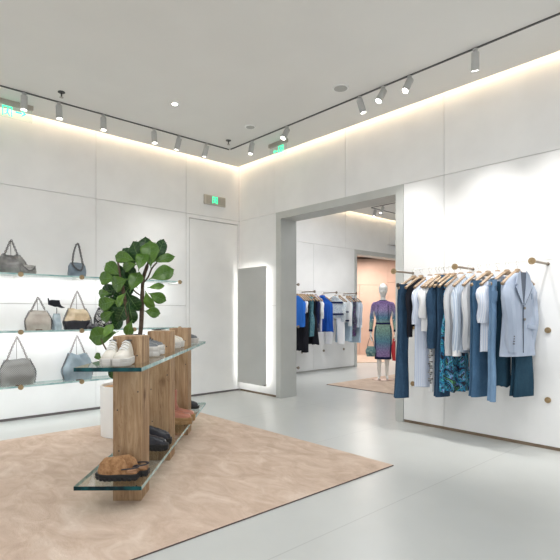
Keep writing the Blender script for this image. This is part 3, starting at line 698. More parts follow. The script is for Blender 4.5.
def leaf(px, py, ang, L, Wd, ci, dy=0, pitch=0, roll=0, cup=.16):
    """centre at picture px,py; ang = pointing direction from stem to tip (deg, 0 = right, 90 = up); pitch = tip towards (+) the viewer"""
    bm = NB(); nu, nv = 20, 10
    wf = lambda u: max(.03, sin(PI*min(1, max(0, u))**1.45))**.6
    g = []
    for i in range(nu+1):
        u = (1-cos(PI*i/nu))/2; row = []
        for j in range(nv+1):
            v = j/nv*2-1; x = v*Wd/2*wf(u)
            y = u*L-L/2 - (abs(v)**2)*.05*L*u
            z = abs(x)*cup*1.0 - .20*L*(u-.45)**2*1.6 + .006*sin(u*14+v*2)*abs(v)
            row.append(bm.verts.new((x, y, z)))
        g.append(row)
    fl = []
    for i in range(nu):
        for j in range(nv): f = bm.faces.new((g[i][j], g[i][j+1], g[i+1][j+1], g[i+1][j])); 
    a = math.radians(ang)
    c = pp(px, py, dy)
    mt = Matrix.Translation(c) @ Matrix.Rotation(-(a-PI/2), 4, 'Y') @ Matrix.Rotation(math.radians(90-pitch), 4, 'X') @ Matrix.Rotation(math.radians(roll), 4, 'Y')
    o = finish('leaf', bm, M['leaf'][ci], PL); o.matrix_local = mt
    s = o.modifiers.new('thickness', 'SOLIDIFY'); s.thickness = .0015
    # midrib
    bm = NB(); tube(bm, [(0, u*L-L/2, -.20*L*(u-.45)**2*1.6+.0016) for u in [k/10 for k in range(-1, 10)]], [.0045]*3+[.003]*5+[.0018]*3, 6)
    for k in range(5):
        u = .22+k*.15
        for sg in (-1, 1):
            w = Wd/2*wf(u)*.8; z0 = -.20*L*(u-.45)**2*1.6; u2 = min(u+.10, .97); z1 = -.20*L*(u2-.45)**2*1.6+w*cup
            tube(bm, [(0, u*L-L/2, z0+.001), (sg*w*.55, (u+.06)*L-L/2, (z0+z1)/2+.002), (sg*w, u2*L-L/2-.02*L, z1+.003)], .0012, 4)
    v = finish('midrib', bm, M['vein'], o)
    return o
LV = [  # px, py, ang, L, W, colour, dy, pitch, roll
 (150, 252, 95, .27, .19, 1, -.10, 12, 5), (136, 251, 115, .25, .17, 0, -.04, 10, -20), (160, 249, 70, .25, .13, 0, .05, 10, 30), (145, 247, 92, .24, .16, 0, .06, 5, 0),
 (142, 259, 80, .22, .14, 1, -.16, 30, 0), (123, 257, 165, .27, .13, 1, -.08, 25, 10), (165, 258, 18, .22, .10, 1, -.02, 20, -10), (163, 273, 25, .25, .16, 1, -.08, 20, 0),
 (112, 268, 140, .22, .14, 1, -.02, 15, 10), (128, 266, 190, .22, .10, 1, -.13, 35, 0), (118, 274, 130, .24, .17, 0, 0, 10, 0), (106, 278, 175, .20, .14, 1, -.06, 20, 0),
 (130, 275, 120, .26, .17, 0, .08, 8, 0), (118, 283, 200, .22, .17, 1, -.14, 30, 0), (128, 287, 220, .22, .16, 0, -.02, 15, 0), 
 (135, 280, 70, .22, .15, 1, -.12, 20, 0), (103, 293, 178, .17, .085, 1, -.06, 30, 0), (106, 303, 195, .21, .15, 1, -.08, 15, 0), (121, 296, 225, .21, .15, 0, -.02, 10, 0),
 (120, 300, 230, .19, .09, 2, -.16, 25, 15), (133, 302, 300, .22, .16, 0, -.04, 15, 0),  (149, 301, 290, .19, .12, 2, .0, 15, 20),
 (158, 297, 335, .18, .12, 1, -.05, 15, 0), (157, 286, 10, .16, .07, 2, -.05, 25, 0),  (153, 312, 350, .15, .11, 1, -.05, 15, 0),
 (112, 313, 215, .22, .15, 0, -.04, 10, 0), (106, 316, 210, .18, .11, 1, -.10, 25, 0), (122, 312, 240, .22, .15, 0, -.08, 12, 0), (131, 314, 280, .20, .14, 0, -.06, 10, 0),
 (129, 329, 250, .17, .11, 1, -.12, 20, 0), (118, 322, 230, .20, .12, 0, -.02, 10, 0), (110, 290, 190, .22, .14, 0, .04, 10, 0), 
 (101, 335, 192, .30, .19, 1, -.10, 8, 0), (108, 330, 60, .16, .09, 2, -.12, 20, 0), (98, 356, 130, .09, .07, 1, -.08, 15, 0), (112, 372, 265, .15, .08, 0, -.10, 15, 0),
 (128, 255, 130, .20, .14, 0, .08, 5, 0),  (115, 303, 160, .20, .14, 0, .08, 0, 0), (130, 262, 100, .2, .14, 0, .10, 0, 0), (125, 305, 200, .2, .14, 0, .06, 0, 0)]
for a in LV: leaf(*a)

# ------------------------------------------------------------------ rails, arms and wall plugs
RY, RZ = 4.58, 1.717
AX = (-3.06, -2.357, -1.647)
for x, lab in zip(AX, ('bronze rail arm with round brass cap nearest the grey doorway frame', 'bronze rail arm with round brass cap above the middle of the clothes', 'bronze rail arm with round brass cap right of the pale blue blazer')):
    t = thing('rail_arm', lab, 'bracket', (x, BWY, 1.70), 0, 'rail arms on the clothes wall')
    bm = NB(); cyl(bm, (0, -.37, 0), .011, .37, 14, 'y'); finish('rod', bm, M['rod'], t)
    bm = NB(); cyl(bm, (0, -.384, 0), .030, .014, 28, 'y'); cyl(bm, (0, -.387, 0), .012, .004, 16, 'y'); finish('end_cap', bm, M['brass'], t)
    bm = NB(); cyl(bm, (0, -.006, 0), .016, .006, 20, 'y'); finish('wall_plate', bm, M['rod'], t)
    for z in (1.092, .452):
        bm = NB(); cyl(bm, (0, 0, 0), .027, -.010, 26, 'y'); cyl(bm, (0, -.010, 0), .010, -.003, 14, 'y'); o = finish('wall_plug', bm, M['brass']); o.location = (x, BWY, z)
        tag(o, {AX[0]: 'round brass plug on the wall behind the first clothes, ', AX[1]: 'round brass plug hidden behind the middle clothes, ', AX[2]: 'round brass plug on bare wall right of the blazer, '}[x]+('upper one' if z > 1 else 'lower one'), 'wall plug', 'brass wall plugs')
bm = NB(); cyl(bm, (-3.12, RY, RZ), .0045, 1.60, 10, 'x'); tag(finish('clothes_rail', bm, M['railw']), 'thin pale clothes rail resting on the bronze arms', 'rail')
FRX = BX+.25; FRZ = 1.702
for y in (7.2, 7.87, 8.54):
    t = thing('rail_arm', 'dark rail arm in the next room, %s along its wall' % {7.2: 'first', 7.87: 'second', 8.54: 'last'}[y], 'bracket', (BX, y, 1.685), 0, 'rail arms in the next room')
    bm = NB(); cyl(bm, (0, 0, 0), .011, .36, 12, 'x'); finish('rod', bm, M['rod'], t)
    bm = NB(); cyl(bm, (.36, 0, 0), .028, .014, 20, 'x'); finish('end_cap', bm, M['rod'], t)
    bm = NB(); cyl(bm, (0, 0, 0), .026, .012, 20, 'x'); o = finish('wall_plug', bm, M['rod']); o.location = (BX, y, .43); tag(o, 'small dark round plug low on the next room wall, %s one' % {7.2: 'first', 7.87: 'second', 8.54: 'last'}[y], 'wall plug', 'dark plugs in the next room')
for z, y, L_, lab in ((1.80, 6.62, .40, 'dark rail arm of the next room just right of the doorway jamb, highest one'), (.985, 6.62, .40, 'dark rail arm of the next room beside the jamb at hip height'), (.19, 6.62, .40, 'dark rail arm of the next room beside the jamb near the floor')):
    t = thing('rail_arm', lab, 'bracket', (BX, y, z), 0, 'rail arms in the next room')
    bm = NB(); cyl(bm, (0, 0, 0), .011, L_+.08, 12, 'x'); finish('rod', bm, M['rod'], t)
    bm = NB(); cyl(bm, (L_+.08, 0, 0), .028, .014, 20, 'x'); finish('end_cap', bm, M['rod'], t)
bm = NB(); cyl(bm, (FRX, 6.3, FRZ), .0045, 2.6, 10, 'y'); tag(finish('clothes_rail', bm, M['railw']), 'thin pale clothes rail in the next room', 'rail')

# ------------------------------------------------------------------ hangers and garments
def hanger_parts(t, clips=None):
    bm = NB()
    for sg in (-1, 1):
        pts = smooth_path([(0, 0, -.090), (sg*.05, 0, -.112), (sg*.12, -.002, -.155), (sg*.18, -.004, -.195), (sg*.205, -.006, -.214)], 4)
        tube(bm, pts, [.017]*5+[.016]*5+[.016]*5+[.019, .016], 10, flat=.85)
    loft(bm, [ell(0, 0, z, a, b, 16, 3) for z, a, b in ((-.124, .024, .012), (-.108, .036, .015), (-.080, .031, .014), (-.072, .022, .011))])
    finish('hanger_body', bm, M['hanger'], t)
    bm = NB(); tube(bm, smooth_path([(0, 0, -.078), (0, 0, -.052), (-.010, 0, -.040), (-.020, 0, -.021), (-.014, 0, -.006), (0, 0, 0), (.014, 0, -.006), (.020, 0, -.020), (.018, 0, -.030)], 4), .0019, 6); finish('hook', bm, M['hook'], t)
    if clips:
        bm = NB(); tube(bm, [(clips-.10, 0, -.165), (clips+.10, 0, -.165)], .003, 6)
        tube(bm, [(0, 0, -.10), (0, 0, -.165), (clips*.6, 0, -.165)], .0028, 6)
        finish('clip_bar', bm, M['hook'], t)
        for dx in (-.075, .075):
            bm = NB(); box(bm, clips+dx-.010, clips+dx+.010, -.016, .016, -.20, -.158, .002); finish('clip', bm, M['darkm'], t)
def lathe_body(L, hws, hd, amp, k, ph, m, e=2.6, sh=.20, neck=.045, n=36, open_front=False):
    pass
def body_mesh(bm, prof, amp, k, ph, n=40, e=2.4, steps=26, zneck=-.112, edge=0, xo=0):
    """prof: list of (drop below neck, half width, half depth)"""
    tot = prof[-1][0]; rings = []
    for i in range(steps+1):
        d = tot*(i/steps)**1.6
        a = interp_lin([(p[0], p[1]) for p in prof], d); b = interp_lin([(p[0], p[2]) for p in prof], d)
        r = ell(xo, 0, zneck-d, a, b, n, e); q = d/tot
        for v in r:
            s = v.x/.2
            v.y += 1.5*amp*q*(sin(k*s+ph)+.5*sin(1.9*k*s+ph*2+3*q)); v.z += edge*sin(k*1.3*s+ph)*(q**4)
        rings.append(r)
    loft(bm, rings)
def interp_lin(tab, t):
    if t <= tab[0][0]: return tab[0][1]
    for (a, va), (b, vb) in zip(tab, tab[1:]):
        if t <= b: return va+(vb-va)*(t-a)/(b-a)
    return tab[-1][1]
def sleeve(t, sg, SL, m, r0=.055, r1=.042, hw=.2, flat=.62, swing=0, cuff=None, yo=0, z0=-.225):
    pts = []; rr = []; n = 10
    for i in range(n+1):
        u = i/n
        x = sg*(hw-.045+.015*min(1, u*3)-.02*u*u)+swing*u
        pts.append(Vector((x, yo-.012*sin(PI*u)+.006*sin(9*u), z0-SL*u))); rr.append((r0+(r1-r0)*u)*(1+.06*sin(11*u+sg))*(min(1, .55+u*4)))
    bm = NB(); rings = []
    for i, (p, r) in enumerate(zip(pts, rr)):
        rings.append([Vector((p.x+r*cos(2*PI*k/16), p.y+r*flat*sin(2*PI*k/16)*(1+.1*sin(3*k)), p.z)) for k in range(16)])
    loft(bm, rings); o = finish('sleeve', bm, m, t)
    if cuff:
        bm = NB(); p = pts[-1]; loft(bm, [[Vector((p.x+(r1+.004)*cos(2*PI*k/16), p.y+(r1+.004)*flat*sin(2*PI*k/16), p.z+dz)) for k in range(16)] for dz in (.055, -.004)]); finish('cuff', bm, cuff, o)
def collar(t, m, w=.052):
    bm = NB()
    for sg in (-1, 1):
        poly(bm, [(sg*.004, -.040, -.118), (sg*.060, -.034, -.150), (sg*.072, -.026, -.118), (sg*w, -.010, -.090), (sg*.03, -.026, -.094)], (0, .004, 0))
    loft(bm, [ell(0, .002, -.112, w+.008, .030, 20), ell(0, .004, -.088, w, .024, 20), ell(0, .004, -.089, w-.004, .020, 20), ell(0, .002, -.110, w, .024, 20)], False, False)
    finish('collar', bm, m, t)
def top_g(t, L, m, SL=.55, sh=.2, hem=.21, hd=.034, amp=.008, k=5, ph=0, sm=None, col=True, cuff=None, r0=.055, r1=.042, buttons=True, swing=0, edge=.006):
    bm = NB(); body_mesh(bm, [(0, .048, .020), (.020, .080, .024), (.060, .140, .026), (.105, sh-.005, .026), (.15, sh+.004, hd), (.25, (sh+hem)/2, hd), (L, hem, hd)], amp, k, ph, edge=edge); finish('body', bm, m, t)
    if SL:
        for sg in (-1, 1): sleeve(t, sg, SL, sm or m, r0, r1, sh+.012, cuff=cuff, swing=swing)
    if col: collar(t, m)
    if buttons:
        bm = NB()
        for i in range(6): cyl(bm, (.0, -hd-.006, -.16-i*(L-.12)/6), .006, .010, 10, 'y')
        finish('buttons', bm, M['white'], t)
def pants_g(t, L, m, w0=.10, w1=.11, xo=-.10, flare=0, hd=.018, ph=0, cuff=None, z0=-.175, both=True):
    for q, yo in enumerate((-.021, .021)):
        bm = NB(); rings = []
        for i in range(16):
            u = i/15; w = interp_lin([(0, w0*.92), (.12, w0), (.55, w0*.86), (1, w1)], u)
            r = ell(xo-.02*u*(1+flare)+(.012 if q else 0), yo, z0-L*u+(.004 if q else 0), w, hd*(1+.2*u), 26, 2.6)
            for v in r: v.y += .006*u*sin(16*v.x+ph+q*2)+.004*sin(12*u+ph); 
            rings.append(r)
        loft(bm, rings); finish('leg', bm, m, t)
    bm = NB(); loft(bm, [ell(xo+.004, 0, z0-.055, w0*.97, .042, 28, 3), ell(xo+.004, 0, z0+.004, w0*.95, .040, 28, 3)]); finish('waistband', bm, m, t)
    for dx in (-.07, 0, .06):
        bm = NB(); box(bm, xo+dx-.004, xo+dx+.004, -.047, -.042, z0-.050, z0+.005); finish('belt_loop', bm, m, t)
    bm = NB(); poly(bm, [(xo-.055, -.0425, z0-.10), (xo+.02, -.0425, z0-.10), (xo+.015, -.0425, z0-.19), (xo-.017, -.0425, z0-.21), (xo-.05, -.0425, z0-.19)], (0, .004, 0))
    finish('pocket', bm, m, t)
def dress_g(t, L, m, hem=.2, amp=.012, k=8, ph=0, sleeves=0, straps=True, sh=.13):
    bm = NB(); body_mesh(bm, [(0, .05, .015), (.03, sh, .024), (.15, sh+.01, .030), (.35, sh-.005, .030), (.5, sh+.03, .032), (L, hem, .036)], amp, k, ph, edge=.012); finish('body', bm, m, t)
    if sleeves:
        for sg in (-1, 1): sleeve(t, sg, sleeves, m, .06, .06, sh+.03)
HZ = RZ+.0045+.002
def hang(px, th, key, gname, glabel, cat, build, clips=None, far=False, ypos=None):
    if not far: loc = (on_y(px, RY), RY, HZ); rz = math.radians(90-th); grp = 'garments on the right rail'; hg = 'wooden hangers on the right rail'
    else: loc = (FRX, on_x(px, FRX), FRZ+.0065); rz = math.radians(th); grp = 'garments in the next room'; hg = 'wooden hangers in the next room'
    h = thing('clothes_hanger', 'wooden hanger holding '+key, 'hanger', loc, rz, hg); hanger_parts(h, clips)
    t = thing(gname, glabel, cat, loc, rz, grp); build(t); return t
TH = 19
hang(414, TH+2, 'the dark flared jeans nearest the doorway', 'flared_jeans', 'dark blue flared jeans at the left end of the rail beside the doorway', 'jeans', lambda t: pants_g(t, 1.19, M['den1'], .07, .085, -.13, 1.2), -.13)
hang(421, TH, 'the black knit top', 'knit_top', 'black knit top between the flared jeans and the pale blue shirt dress', 'top', lambda t: top_g(t, .50, M['black'], .50, .18, .17, .028, .006, r0=.045, r1=.03, col=False, buttons=False, swing=.0))
def g3(t): top_g(t, 1.12, M['paleblue'], .36, .20, .185, .032, .009, 6, 1, r0=.052, r1=.06, cuff=M['paleblue'])
hang(430, TH, 'the long pale blue shirt dress', 'shirt_dress', 'long pale blue striped shirt dress with wide elbow sleeves', 'dress', g3)
def g4(t):
    top_g(t, .55, M['whitec'], .30, .19, .19, .030, .010, 6, 2, r0=.07, r1=.07)
hang(437, TH, 'the short sleeved white shirt', 'white_shirt', 'short sleeved white shirt right of the pale blue shirt dress', 'shirt', g4)
def g4b(t):
    dress_g(t, 1.15, M['whitec'], .12, .010, 14, 2, sh=.11)
    bm = NB()
    for i in range(46):
        z = -.22-i*.0215; box(bm, -.140+.012*sin(i*1.7), -.112, -.016+.008*sin(i*2.3), .004, z, z+.012)
    finish('fringe', bm, M['bwp'], t)
hang(440, TH, 'the white fringed dress', 'fringed_dress', 'long white dress with a black and white frayed edge', 'dress', g4b)
def g5(t):
    top_g(t, .62, M['den1'], .60, .20, .20, .034, .008, 5, .5, r0=.062, r1=.055, cuff=M['den1'])
hang(445, TH, 'the denim jacket', 'denim_jacket', 'dark denim jacket with collar in the left half of the rail', 'jacket', g5)
hang(449.5, TH, 'the long dark jeans under the denim jacket', 'straight_jeans', 'long dark straight jeans showing below the denim jacket', 'jeans', lambda t: pants_g(t, 1.13, M['den1'], .085, .09, -.09, 0, .014), -.10)
hang(454.5, TH, 'the ocean print dress', 'print_dress', 'sleeveless dress in blue green and black ocean print', 'dress', lambda t: dress_g(t, 1.14, M['print'], .21, .016, 9, 1, sh=.13))
hang(461, TH, 'the long grey shirt', 'grey_shirt', 'plain grey long sleeved shirt right of the ocean print dress', 'shirt', lambda t: top_g(t, .72, M['greyc'], .66, .19, .19, .030, .007, 6, 0, r0=.05, r1=.04, cuff=M['greyc']))
hang(469.5, TH, 'the striped blue grey shirt', 'striped_shirt', 'blue grey striped shirt with white cuffs in the middle of the rail', 'shirt', lambda t: top_g(t, .74, M['shirtb'], .66, .195, .20, .032, .007, 6, 1.4, r0=.058, r1=.045, cuff=M['whitec']))
hang(479, TH, 'the plain light grey shirt', 'pale_grey_shirt', 'light grey shirt behind the mid blue jeans', 'shirt', lambda t: top_g(t, .70, M['greyc'], .60, .19, .19, .030, .006, 6, 2.4, r0=.05, r1=.04))
hang(488, TH+2, 'the mid blue jeans', 'mid_blue_jeans', 'mid blue straight jeans between the grey shirts and the white blue shirt', 'jeans', lambda t: pants_g(t, 1.08, M['den2'], .105, .105, -.10, 0, .017, 1), -.10)
hang(497.5, TH+2, 'the white and blue shirt', 'blue_white_shirt', 'white and pale blue striped shirt with short wide sleeves left of the light jeans', 'shirt', lambda t: top_g(t, .72, M['shirtw'], .34, .195, .19, .034, .009, 6, 1.1, r0=.075, r1=.07))
def g12(t):
    pants_g(t, 1.10, M['den3'], .024, .026, -.175, 0, .017, 1); 
    bm = NB(); body_mesh(bm, [(0, .07, .02), (.3, .085, .026), (.96, .09, .028)], .006, 7, 0, zneck=-.185, xo=-.045, edge=.01); finish('panel', bm, M['den4'], t)
hang(507, TH+2, 'the two tone jeans', 'two_tone_jeans', 'two tone jeans with a light front edge and dark back half', 'jeans', g12, -.10)
def blazer(t):
    m = M['blazer']
    bm = NB(); body_mesh(bm, [(0, .050, .030), (.015, .08, .034), (.045, .135, .038), (.085, .185, .042), (.13, .195, .052), (.25, .185, .055), (.38, .170, .055), (.55, .185, .058), (.75, .205, .058)], .004, 4, 0, e=2.8); finish('body', bm, m, t)
    for sg in (-1, 1): sleeve(t, sg, .60, m, .066, .056, .215, .75, yo=-.035 if sg < 0 else .0, swing=.05 if sg < 0 else -.01)
    y = -.060
    bm = NB(); poly(bm, [(-.050, y, -.108), (.050, y, -.108), (.012, y, -.395), (-.004, y, -.395)], (0, .010, 0)); finish('lining', bm, M['lapel'], t)
    for sg in (-1, 1):
        bm = NB(); poly(bm, [(sg*.040, y-.004, -.096), (sg*.075, y-.006, -.130), (sg*.105, y-.008, -.215), (sg*.080, y-.009, -.222), (sg*.105, y-.010, -.245), (sg*.012, y-.008, -.400), (sg*.008, y-.007, -.385), (sg*.028, y-.006, -.24)], (0, .006, 0)); l = finish('lapel', bm, m, t)
        bm = NB(); tube(bm, [(sg*.106, y-.009, -.244), (sg*.07, y-.009, -.31), (sg*.013, y-.008, -.402)], .0025, 5); finish('lapel_edge', bm, M['lapel'], l)
    bm = NB(); box(bm, -.0015, .0015, y-.004, y+.012, -.83, -.40); finish('front_edge', bm, M['lapel'], t)
    bm = NB()
    for z in (-.43, -.53): cyl(bm, (.014, y-.008, z), .012, .012, 14, 'y')
    finish('buttons', bm, mat('button_bronze', (.25, .22, .2), .4, .5), t)
    for sg in (-1, 1):
        bm = NB(); box(bm, -.050, .050, y-.003, y+.008, -.018, .018, .002, mat=Matrix.Translation((sg*.112, 0, -.60)) @ Matrix.Rotation(sg*.14, 4, 'Y')); finish('pocket_flap', bm, m, t)
    bm = NB()
    for i in range(4): cyl(bm, (-.150, -.090, -.745+i*.022), .006, .014, 10, 'y')
    finish('cuff_buttons', bm, mat('cuff_button', (.12, .12, .14), .4), t)
B = hang(517.5, 17, 'the pale blue blazer', 'blazer', 'pale blue grey tailored blazer facing the room at the right end of the rail', 'blazer', blazer)
def g14(t): pants_g(t, .93, M['den4'], .12, .13, .07, 0, .020, 1, z0=-.30)
t = thing('dark_trousers', 'dark teal wide denim trousers hanging under the pale blue blazer', 'jeans', B.location, B.rotation_euler.z, 'garments on the right rail'); g14(t)

# next room garments (px, label ...)
def far(px, key, name, label, cat, fn, clips=None, th=0): hang(px, th, key, name, label, cat, fn, clips, True)
far(297.5, 'the bright blue top', 'blue_blouse', 'bright blue top half hidden by the doorway jamb in the next room', 'top', lambda t: top_g(t, .62, M['blue'], .5, .2, .2, buttons=False, col=False))
far(300, 'the white tee shirt beside the jamb', 'white_tee', 'white tee shirt nearest the doorway jamb in the next room', 'top', lambda t: top_g(t, .35, M['whitec'], .22, .2, .18, buttons=False, col=False))
far(302, 'the long black dress', 'black_dress', 'long black dress at the left of the far rail', 'dress', lambda t: dress_g(t, 1.10, M['black'], .17, sleeves=0))
far(304.5, 'the black trousers', 'black_trousers', 'long black trousers hanging lowest on the far rail', 'trousers', lambda t: pants_g(t, 1.08, M['black'], .07, .07, .03), .03)
far(307.5, 'the teal print dress', 'teal_dress', 'teal patterned sleeveless dress on the far rail', 'dress', lambda t: dress_g(t, .82, M['tealp'], .17, sh=.16))
far(310.5, 'the black skirt', 'black_skirt', 'wide black skirt hanging behind the teal dress on the far rail', 'skirt', lambda t: dress_g(t, .98, M['black'], .23, sh=.14))
far(312.5, 'the navy top', 'navy_top', 'navy top left of the lilac cardigan on the far rail', 'top', lambda t: top_g(t, .65, M['navy'], .45, .19, .18, buttons=False, col=False))
far(315.5, 'the lilac cardigan', 'lilac_cardigan', 'pale lilac long cardigan left of the cobalt blouse', 'cardigan', lambda t: top_g(t, .72, M['lilac'], .35, .2, .19, r0=.06, r1=.06, sm=M['whitec']))
def cob(t):
    top_g(t, .72, M['cobalt'], .62, .18, .24, .05, .02, 7, 0, r0=.075, r1=.085, edge=.03)
far(322.5, 'the cobalt blouse', 'cobalt_blouse', 'flowing cobalt blue blouse in the middle of the far rail', 'blouse', cob, None, 20)
def flj(t):
    top_g(t, .44, M['floral'], .42, .2, .19, .045, r0=.06, r1=.055)
    bm = NB(); box(bm, -.18, .18, -.060, -.046, -.25, -.215); finish('trim_band', bm, M['navy'], t)
    bm = NB(); box(bm, -.19, .19, -.062, -.046, -.50, -.465); finish('trim_band', bm, M['navy'], t)
far(335.5, 'the blue white patterned jacket', 'patterned_jacket', 'blue and white patterned jacket with navy bands on the far rail', 'jacket', flj, None, 28)
t = thing('white_jeans', 'white jeans below the patterned jacket on the far rail', 'jeans', (FRX, on_x(335.5, FRX), FRZ+.0065), math.radians(28), 'garments in the next room')
for xo in (-.12, .10):
    bm = NB(); loft(bm, [ell(xo*(1+.25*i/10), .01, -.45-.68*i/10, .092-.01*(i/10), .025, 20, 2.6) for i in range(11)]); finish('leg', bm, M['whitec'], t)
bm = NB(); loft(bm, [ell(0, .01, -.58, .19, .03, 20, 2.8), ell(0, .01, -.40, .18, .03, 20, 2.8)]); finish('waistband', bm, M['whitec'], t)
far(339.5, 'the pale jeans', 'pale_jeans', 'pale blue jeans beside the white jeans on the far rail', 'jeans', lambda t: pants_g(t, .92, M['den5'], .10, .09, .02), .02)
def trimj(t):
    top_g(t, .55, M['whitec'], .52, .2, .2, .035, r0=.055, r1=.05)
    bm = NB(); box(bm, .05, .17, -.050, -.038, -.45, -.42); finish('trim_band', bm, M['navy'], t)
    bm = NB(); box(bm, .08, .18, -.050, -.038, -.64, -.61); finish('trim_band', bm, M['navy'], t)
far(344, 'the white trimmed jacket', 'white_jacket', 'white jacket with navy pocket bands on the far rail', 'jacket', trimj)
far(347, 'the light blue trousers', 'blue_trousers', 'light blue trousers behind the white trimmed jacket on the far rail', 'trousers', lambda t: pants_g(t, .90, M['den5'], .09, .09, .05), .05)
far(349.5, 'the dark patterned dress', 'dark_dress', 'dark multicolour patterned dress near the end of the far rail', 'dress', lambda t: dress_g(t, .86, M['darkp'], .17, sh=.17))
far(352, 'the pale grey blue shirt', 'grey_blue_shirt', 'pale grey blue shirt second from the end of the far rail', 'shirt', lambda t: top_g(t, .66, M['shirtb'], .55, .2, .19))
far(354.5, 'the pale blue coat', 'pale_coat', 'long pale blue coat at the right end of the far rail', 'coat', lambda t: top_g(t, 1.0, M['den5'], .55, .2, .19, sm=M['shirtb'], cuff=M['whitec']))

# ------------------------------------------------------------------ mannequin
MX, MY = -5.42, 7.55
mr = math.atan2(.583, .812)
MA = thing('mannequin', 'white mannequin in a long sleeved purple and teal patterned dress holding small bags', 'mannequin', (MX, MY, .009), mr)
M['manq'] = mat('mannequin_white', (.80, .80, .77), .35)
bm = NB(); loft(bm, [ell(0, 0, z, r, r, 36) for z, r in ((0, .20), (.008, .20), (.010, .196))]); finish('base_plate', bm, noisy('rose_plate', (.42, .30, .25), (.5, .37, .31), 9, .4, 0, .3), MA)
verts = []; edges = []; rad = []
def jv(p, r, par=None, ry=None):
    verts.append(p); rad.append((r, ry or r)); i = len(verts)-1
    if par is not None: edges.append((par, i))
    return i
pel = jv((0, 0, .93), .135, None, .095)
w = jv((0, 0, 1.08), .105, pel, .08); ch = jv((0, -.005, 1.27), .135, w, .09); ns = jv((0, 0, 1.43), .07, ch, .055)
nk = jv((0, 0, 1.49), .045, ns); hd0 = jv((0, -.005, 1.56), .052, nk)
for sg in (-1, 1):
    s = jv((sg*.155, 0, 1.40), .048, ns); e = jv((sg*.205, .02, 1.13), .037, s); wr = jv((sg*.215+.01*sg, -.03, .90), .024, e)
    h = jv((sg*.225, -.04, .85), .028, wr, .016)
    hp = jv((sg*.085, 0, .84), .085, pel); kn = jv((sg*.075, -.01, .50), .052, hp); ck = jv((sg*.072, .012, .36), .048, kn); an = jv((sg*.070, .015, .10), .028, ck)
    hl = jv((sg*.072, .015, .055), .028, an); to = jv((sg*.082, -.11, .022), .022, hl, .018)
me = bpy.data.meshes.new('body'); me.from_pydata([Vector(v) for v in verts], edges, []); me.materials.append(M['manq'])
bo = bpy.data.objects.new('body', me); COL.objects.link(bo); bo.parent = MA
sk = bo.modifiers.new('skin', 'SKIN')
for i, (a, b) in enumerate(rad): me.skin_vertices[0].data[i].radius = (a, b)
me.skin_vertices[0].data[0].use_root = True
sk.use_smooth_shade = True
bo.modifiers.new('sub', 'SUBSURF').levels = 2; bo.modifiers['sub'].render_levels = 2
# head with softly modelled face
bm = NB(); rings = []
for i in range(19):
    u = i/18; z = 1.525+.27*u
    a = interp([(0, .036), (.12, .050), (.45, .076), (.72, .080), (.92, .050), (1, .008)], u); b = interp([(0, .040), (.12, .060), (.45, .092), (.72, .098), (.92, .060), (1, .008)], u)
    r = ell(0, .002, z, a, b, 32, 2.1)
    for v in r:
        if v.y < 0:
            c = math.exp(-(v.x/.013)**2)
            v.y -= .016*c*math.exp(-((u-.42)/.09)**2)+.006*c*math.exp(-((u-.22)/.03)**2)
            v.y += .010*math.exp(-((abs(v.x)-.032)/.014)**2)*math.exp(-((u-.53)/.06)**2)
            v.y -= .006*math.exp(-((abs(v.x)-.03)/.03)**2)*math.exp(-((u-.62)/.05)**2)
    rings.append(r)
loft(bm, rings); finish('head', bm, M['manq'], MA)
# hands with five fingers
for sg in (-1, 1):
    bm = NB(); loft(bm, [ell(sg*.226, -.042-.004*i, .872-.085*i/5, .012+.004*sin(PI*i/5), .030+.008*sin(PI*i/5), 14) for i in range(6)])
    for k in range(4):
        y = -.086+k*.019; L_ = (.058, .070, .074, .062)[k]
        tube(bm, smooth_path([(sg*.226, y+.006, .800), (sg*.224, y, .772), (sg*.214, y-.004, .772-L_*.45), (sg*.198, y-.004, .772-L_*.75)], 3), .0085, 8)
    tube(bm, smooth_path([(sg*.222, -.070, .850), (sg*.212, -.092, .825), (sg*.204, -.100, .795)], 3), .0095, 8)
    finish('hand', bm, M['manq'], MA)
# dress
m = mat('ornate_dress', (.2, .1, .3), .6); g = G(m)
tc = g.n('ShaderNodeTexCoord'); sp = g.n('ShaderNodeSeparateXYZ'); g.l(tc.outputs['Object'], sp.inputs[0])
mr_ = g.n('ShaderNodeMapRange'); mr_.inputs['From Min'].default_value = .36; mr_.inputs['From Max'].default_value = 1.46; g.l(sp.outputs['Z'], mr_.inputs['Value'])
zc = g.ramp(mr_.outputs[0], [(0, (.36, .22, .46)), (.16, (.34, .27, .52)), (.32, (.13, .36, .46)), (.50, (.26, .46, .36)), (.62, (.36, .55, .42)), (.72, (.12, .34, .48)), (.86, (.44, .34, .58)), (1, (.20, .10, .30))])
vo = g.n('ShaderNodeTexVoronoi'); vo.inputs['Scale'].default_value = 75; g.l(tc.outputs['Object'], vo.inputs['Vector'])
pat = g.ramp(vo.outputs['Distance'], [(.30, (1, 1, 1)), (.60, (.40, .38, .5))]); g.base(g.mix(.85, zc, pat, 'MULTIPLY')); M['dress'] = m
bm = NB(); P_ = [(1.475, .058, .055), (1.462, .105, .072), (1.44, .155, .078), (1.40, .172, .085), (1.36, .172, .098), (1.26, .160, .112), (1.12, .128, .098), (1.05, .126, .096), (.95, .158, .112), (.84, .168, .120), (.70, .162, .118), (.50, .150, .110), (.39, .148, .108)]
loft(bm, [ell(0, 0, z, a, b, 40, 2.2) for z, a, b in P_], False, True); dr = finish('dress', bm, M['dress'], MA)
def band(z, h, a, b, name='border'):
    bm = NB(); loft(bm, [ell(0, 0, z, a, b, 40, 2.2), ell(0, 0, z+h, a, b, 40, 2.2)], False, False); o = finish(name, bm, M['navy'], dr); s = o.modifiers.new('t', 'SOLIDIFY'); s.thickness = .004
band(.385, .045, .153, .113); band(1.03, .035, .133, .103, 'belt'); band(1.465, .018, .068, .062, 'neckband')
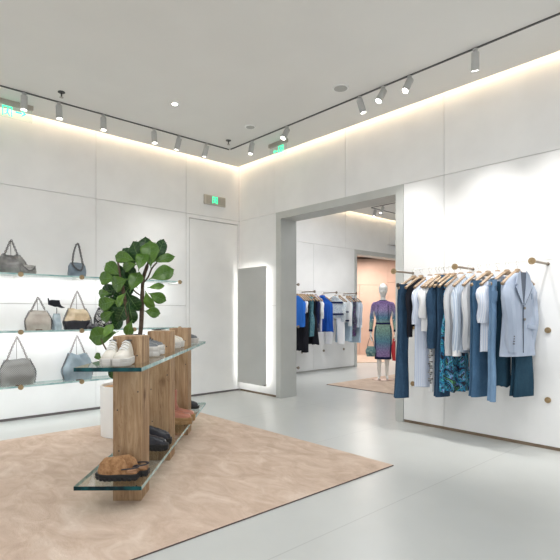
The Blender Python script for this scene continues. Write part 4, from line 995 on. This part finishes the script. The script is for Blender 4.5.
for sg in (-1, 1):
    bm = NB(); tube(bm, [(sg*a, -b, z) for z, a, b in ((1.40, .09, .082), (1.26, .095, .092), (1.10, .09, .075))], .006, 6); tube(bm, [(sg*.135, -.065, 1.0), (sg*.14, -.068, .7), (sg*.13, -.062, .42)], .009, 6); finish('side_border', bm, M['navy'], dr)
    bm = NB(); tube(bm, smooth_path([(sg*.125, 0, 1.405), (sg*.165, 0, 1.385), (sg*.198, .015, 1.22), (sg*.208, .02, 1.12), (sg*.218, -.01, 1.0), (sg*.225, -.03, .905)], 4), [.044]*3+[.048]*4+[.042]*5+[.038]*4+[.032]*5, 14); sl = finish('sleeve', bm, M['dress'], MA)
    bm = NB(); tube(bm, [(sg*.2245, -.027, .935), (sg*.226, -.032, .895)], .036, 14); finish('cuff', bm, M['navy'], sl)
def hand_bag(sg, W_, H_, Dp, ztop, m, name, label, drop):
    rot = Matrix.Rotation(mr, 3, 'Z'); p = rot @ Vector((sg*.222, -.062, 0))
    t = thing(name, label, 'handbag', (MX+p.x, MY+p.y, .013), mr)
    bm = NB(); n = 12
    loft(bm, [ell(0, 0, ztop-H_*i/n, W_/2*interp([(0, .7), (.5, 1.05), (1, .8)], i/n), Dp/2*interp([(0, .4), (.6, 1.1), (1, .8)], i/n), 26, 2.8) for i in range(n+1)]); finish('body', bm, m, t)
    bm = NB(); tube(bm, smooth_path([(-W_*.33, 0, ztop-.01), (-W_*.2, 0, ztop+drop*.6), (0, 0, ztop+drop), (W_*.2, 0, ztop+drop*.6), (W_*.33, 0, ztop-.01)], 5), .006, 8); finish('handle', bm, M['chain'], t)
hand_bag(-1, .19, .19, .10, .62, noisy('teal_metallic', (.05, .16, .20), (.22, .34, .30), 25, .35, .3), 'teal_handbag', 'small teal patterned bag hanging from the mannequin hand on the left', .17)
hand_bag(1, .14, .40, .08, .76, leather('red_leather', (.42, .012, .02), (.55, .02, .03), .4, 12, .3), 'red_handbag', 'narrow red bag beside the mannequin, half hidden by the flared jeans', .035)
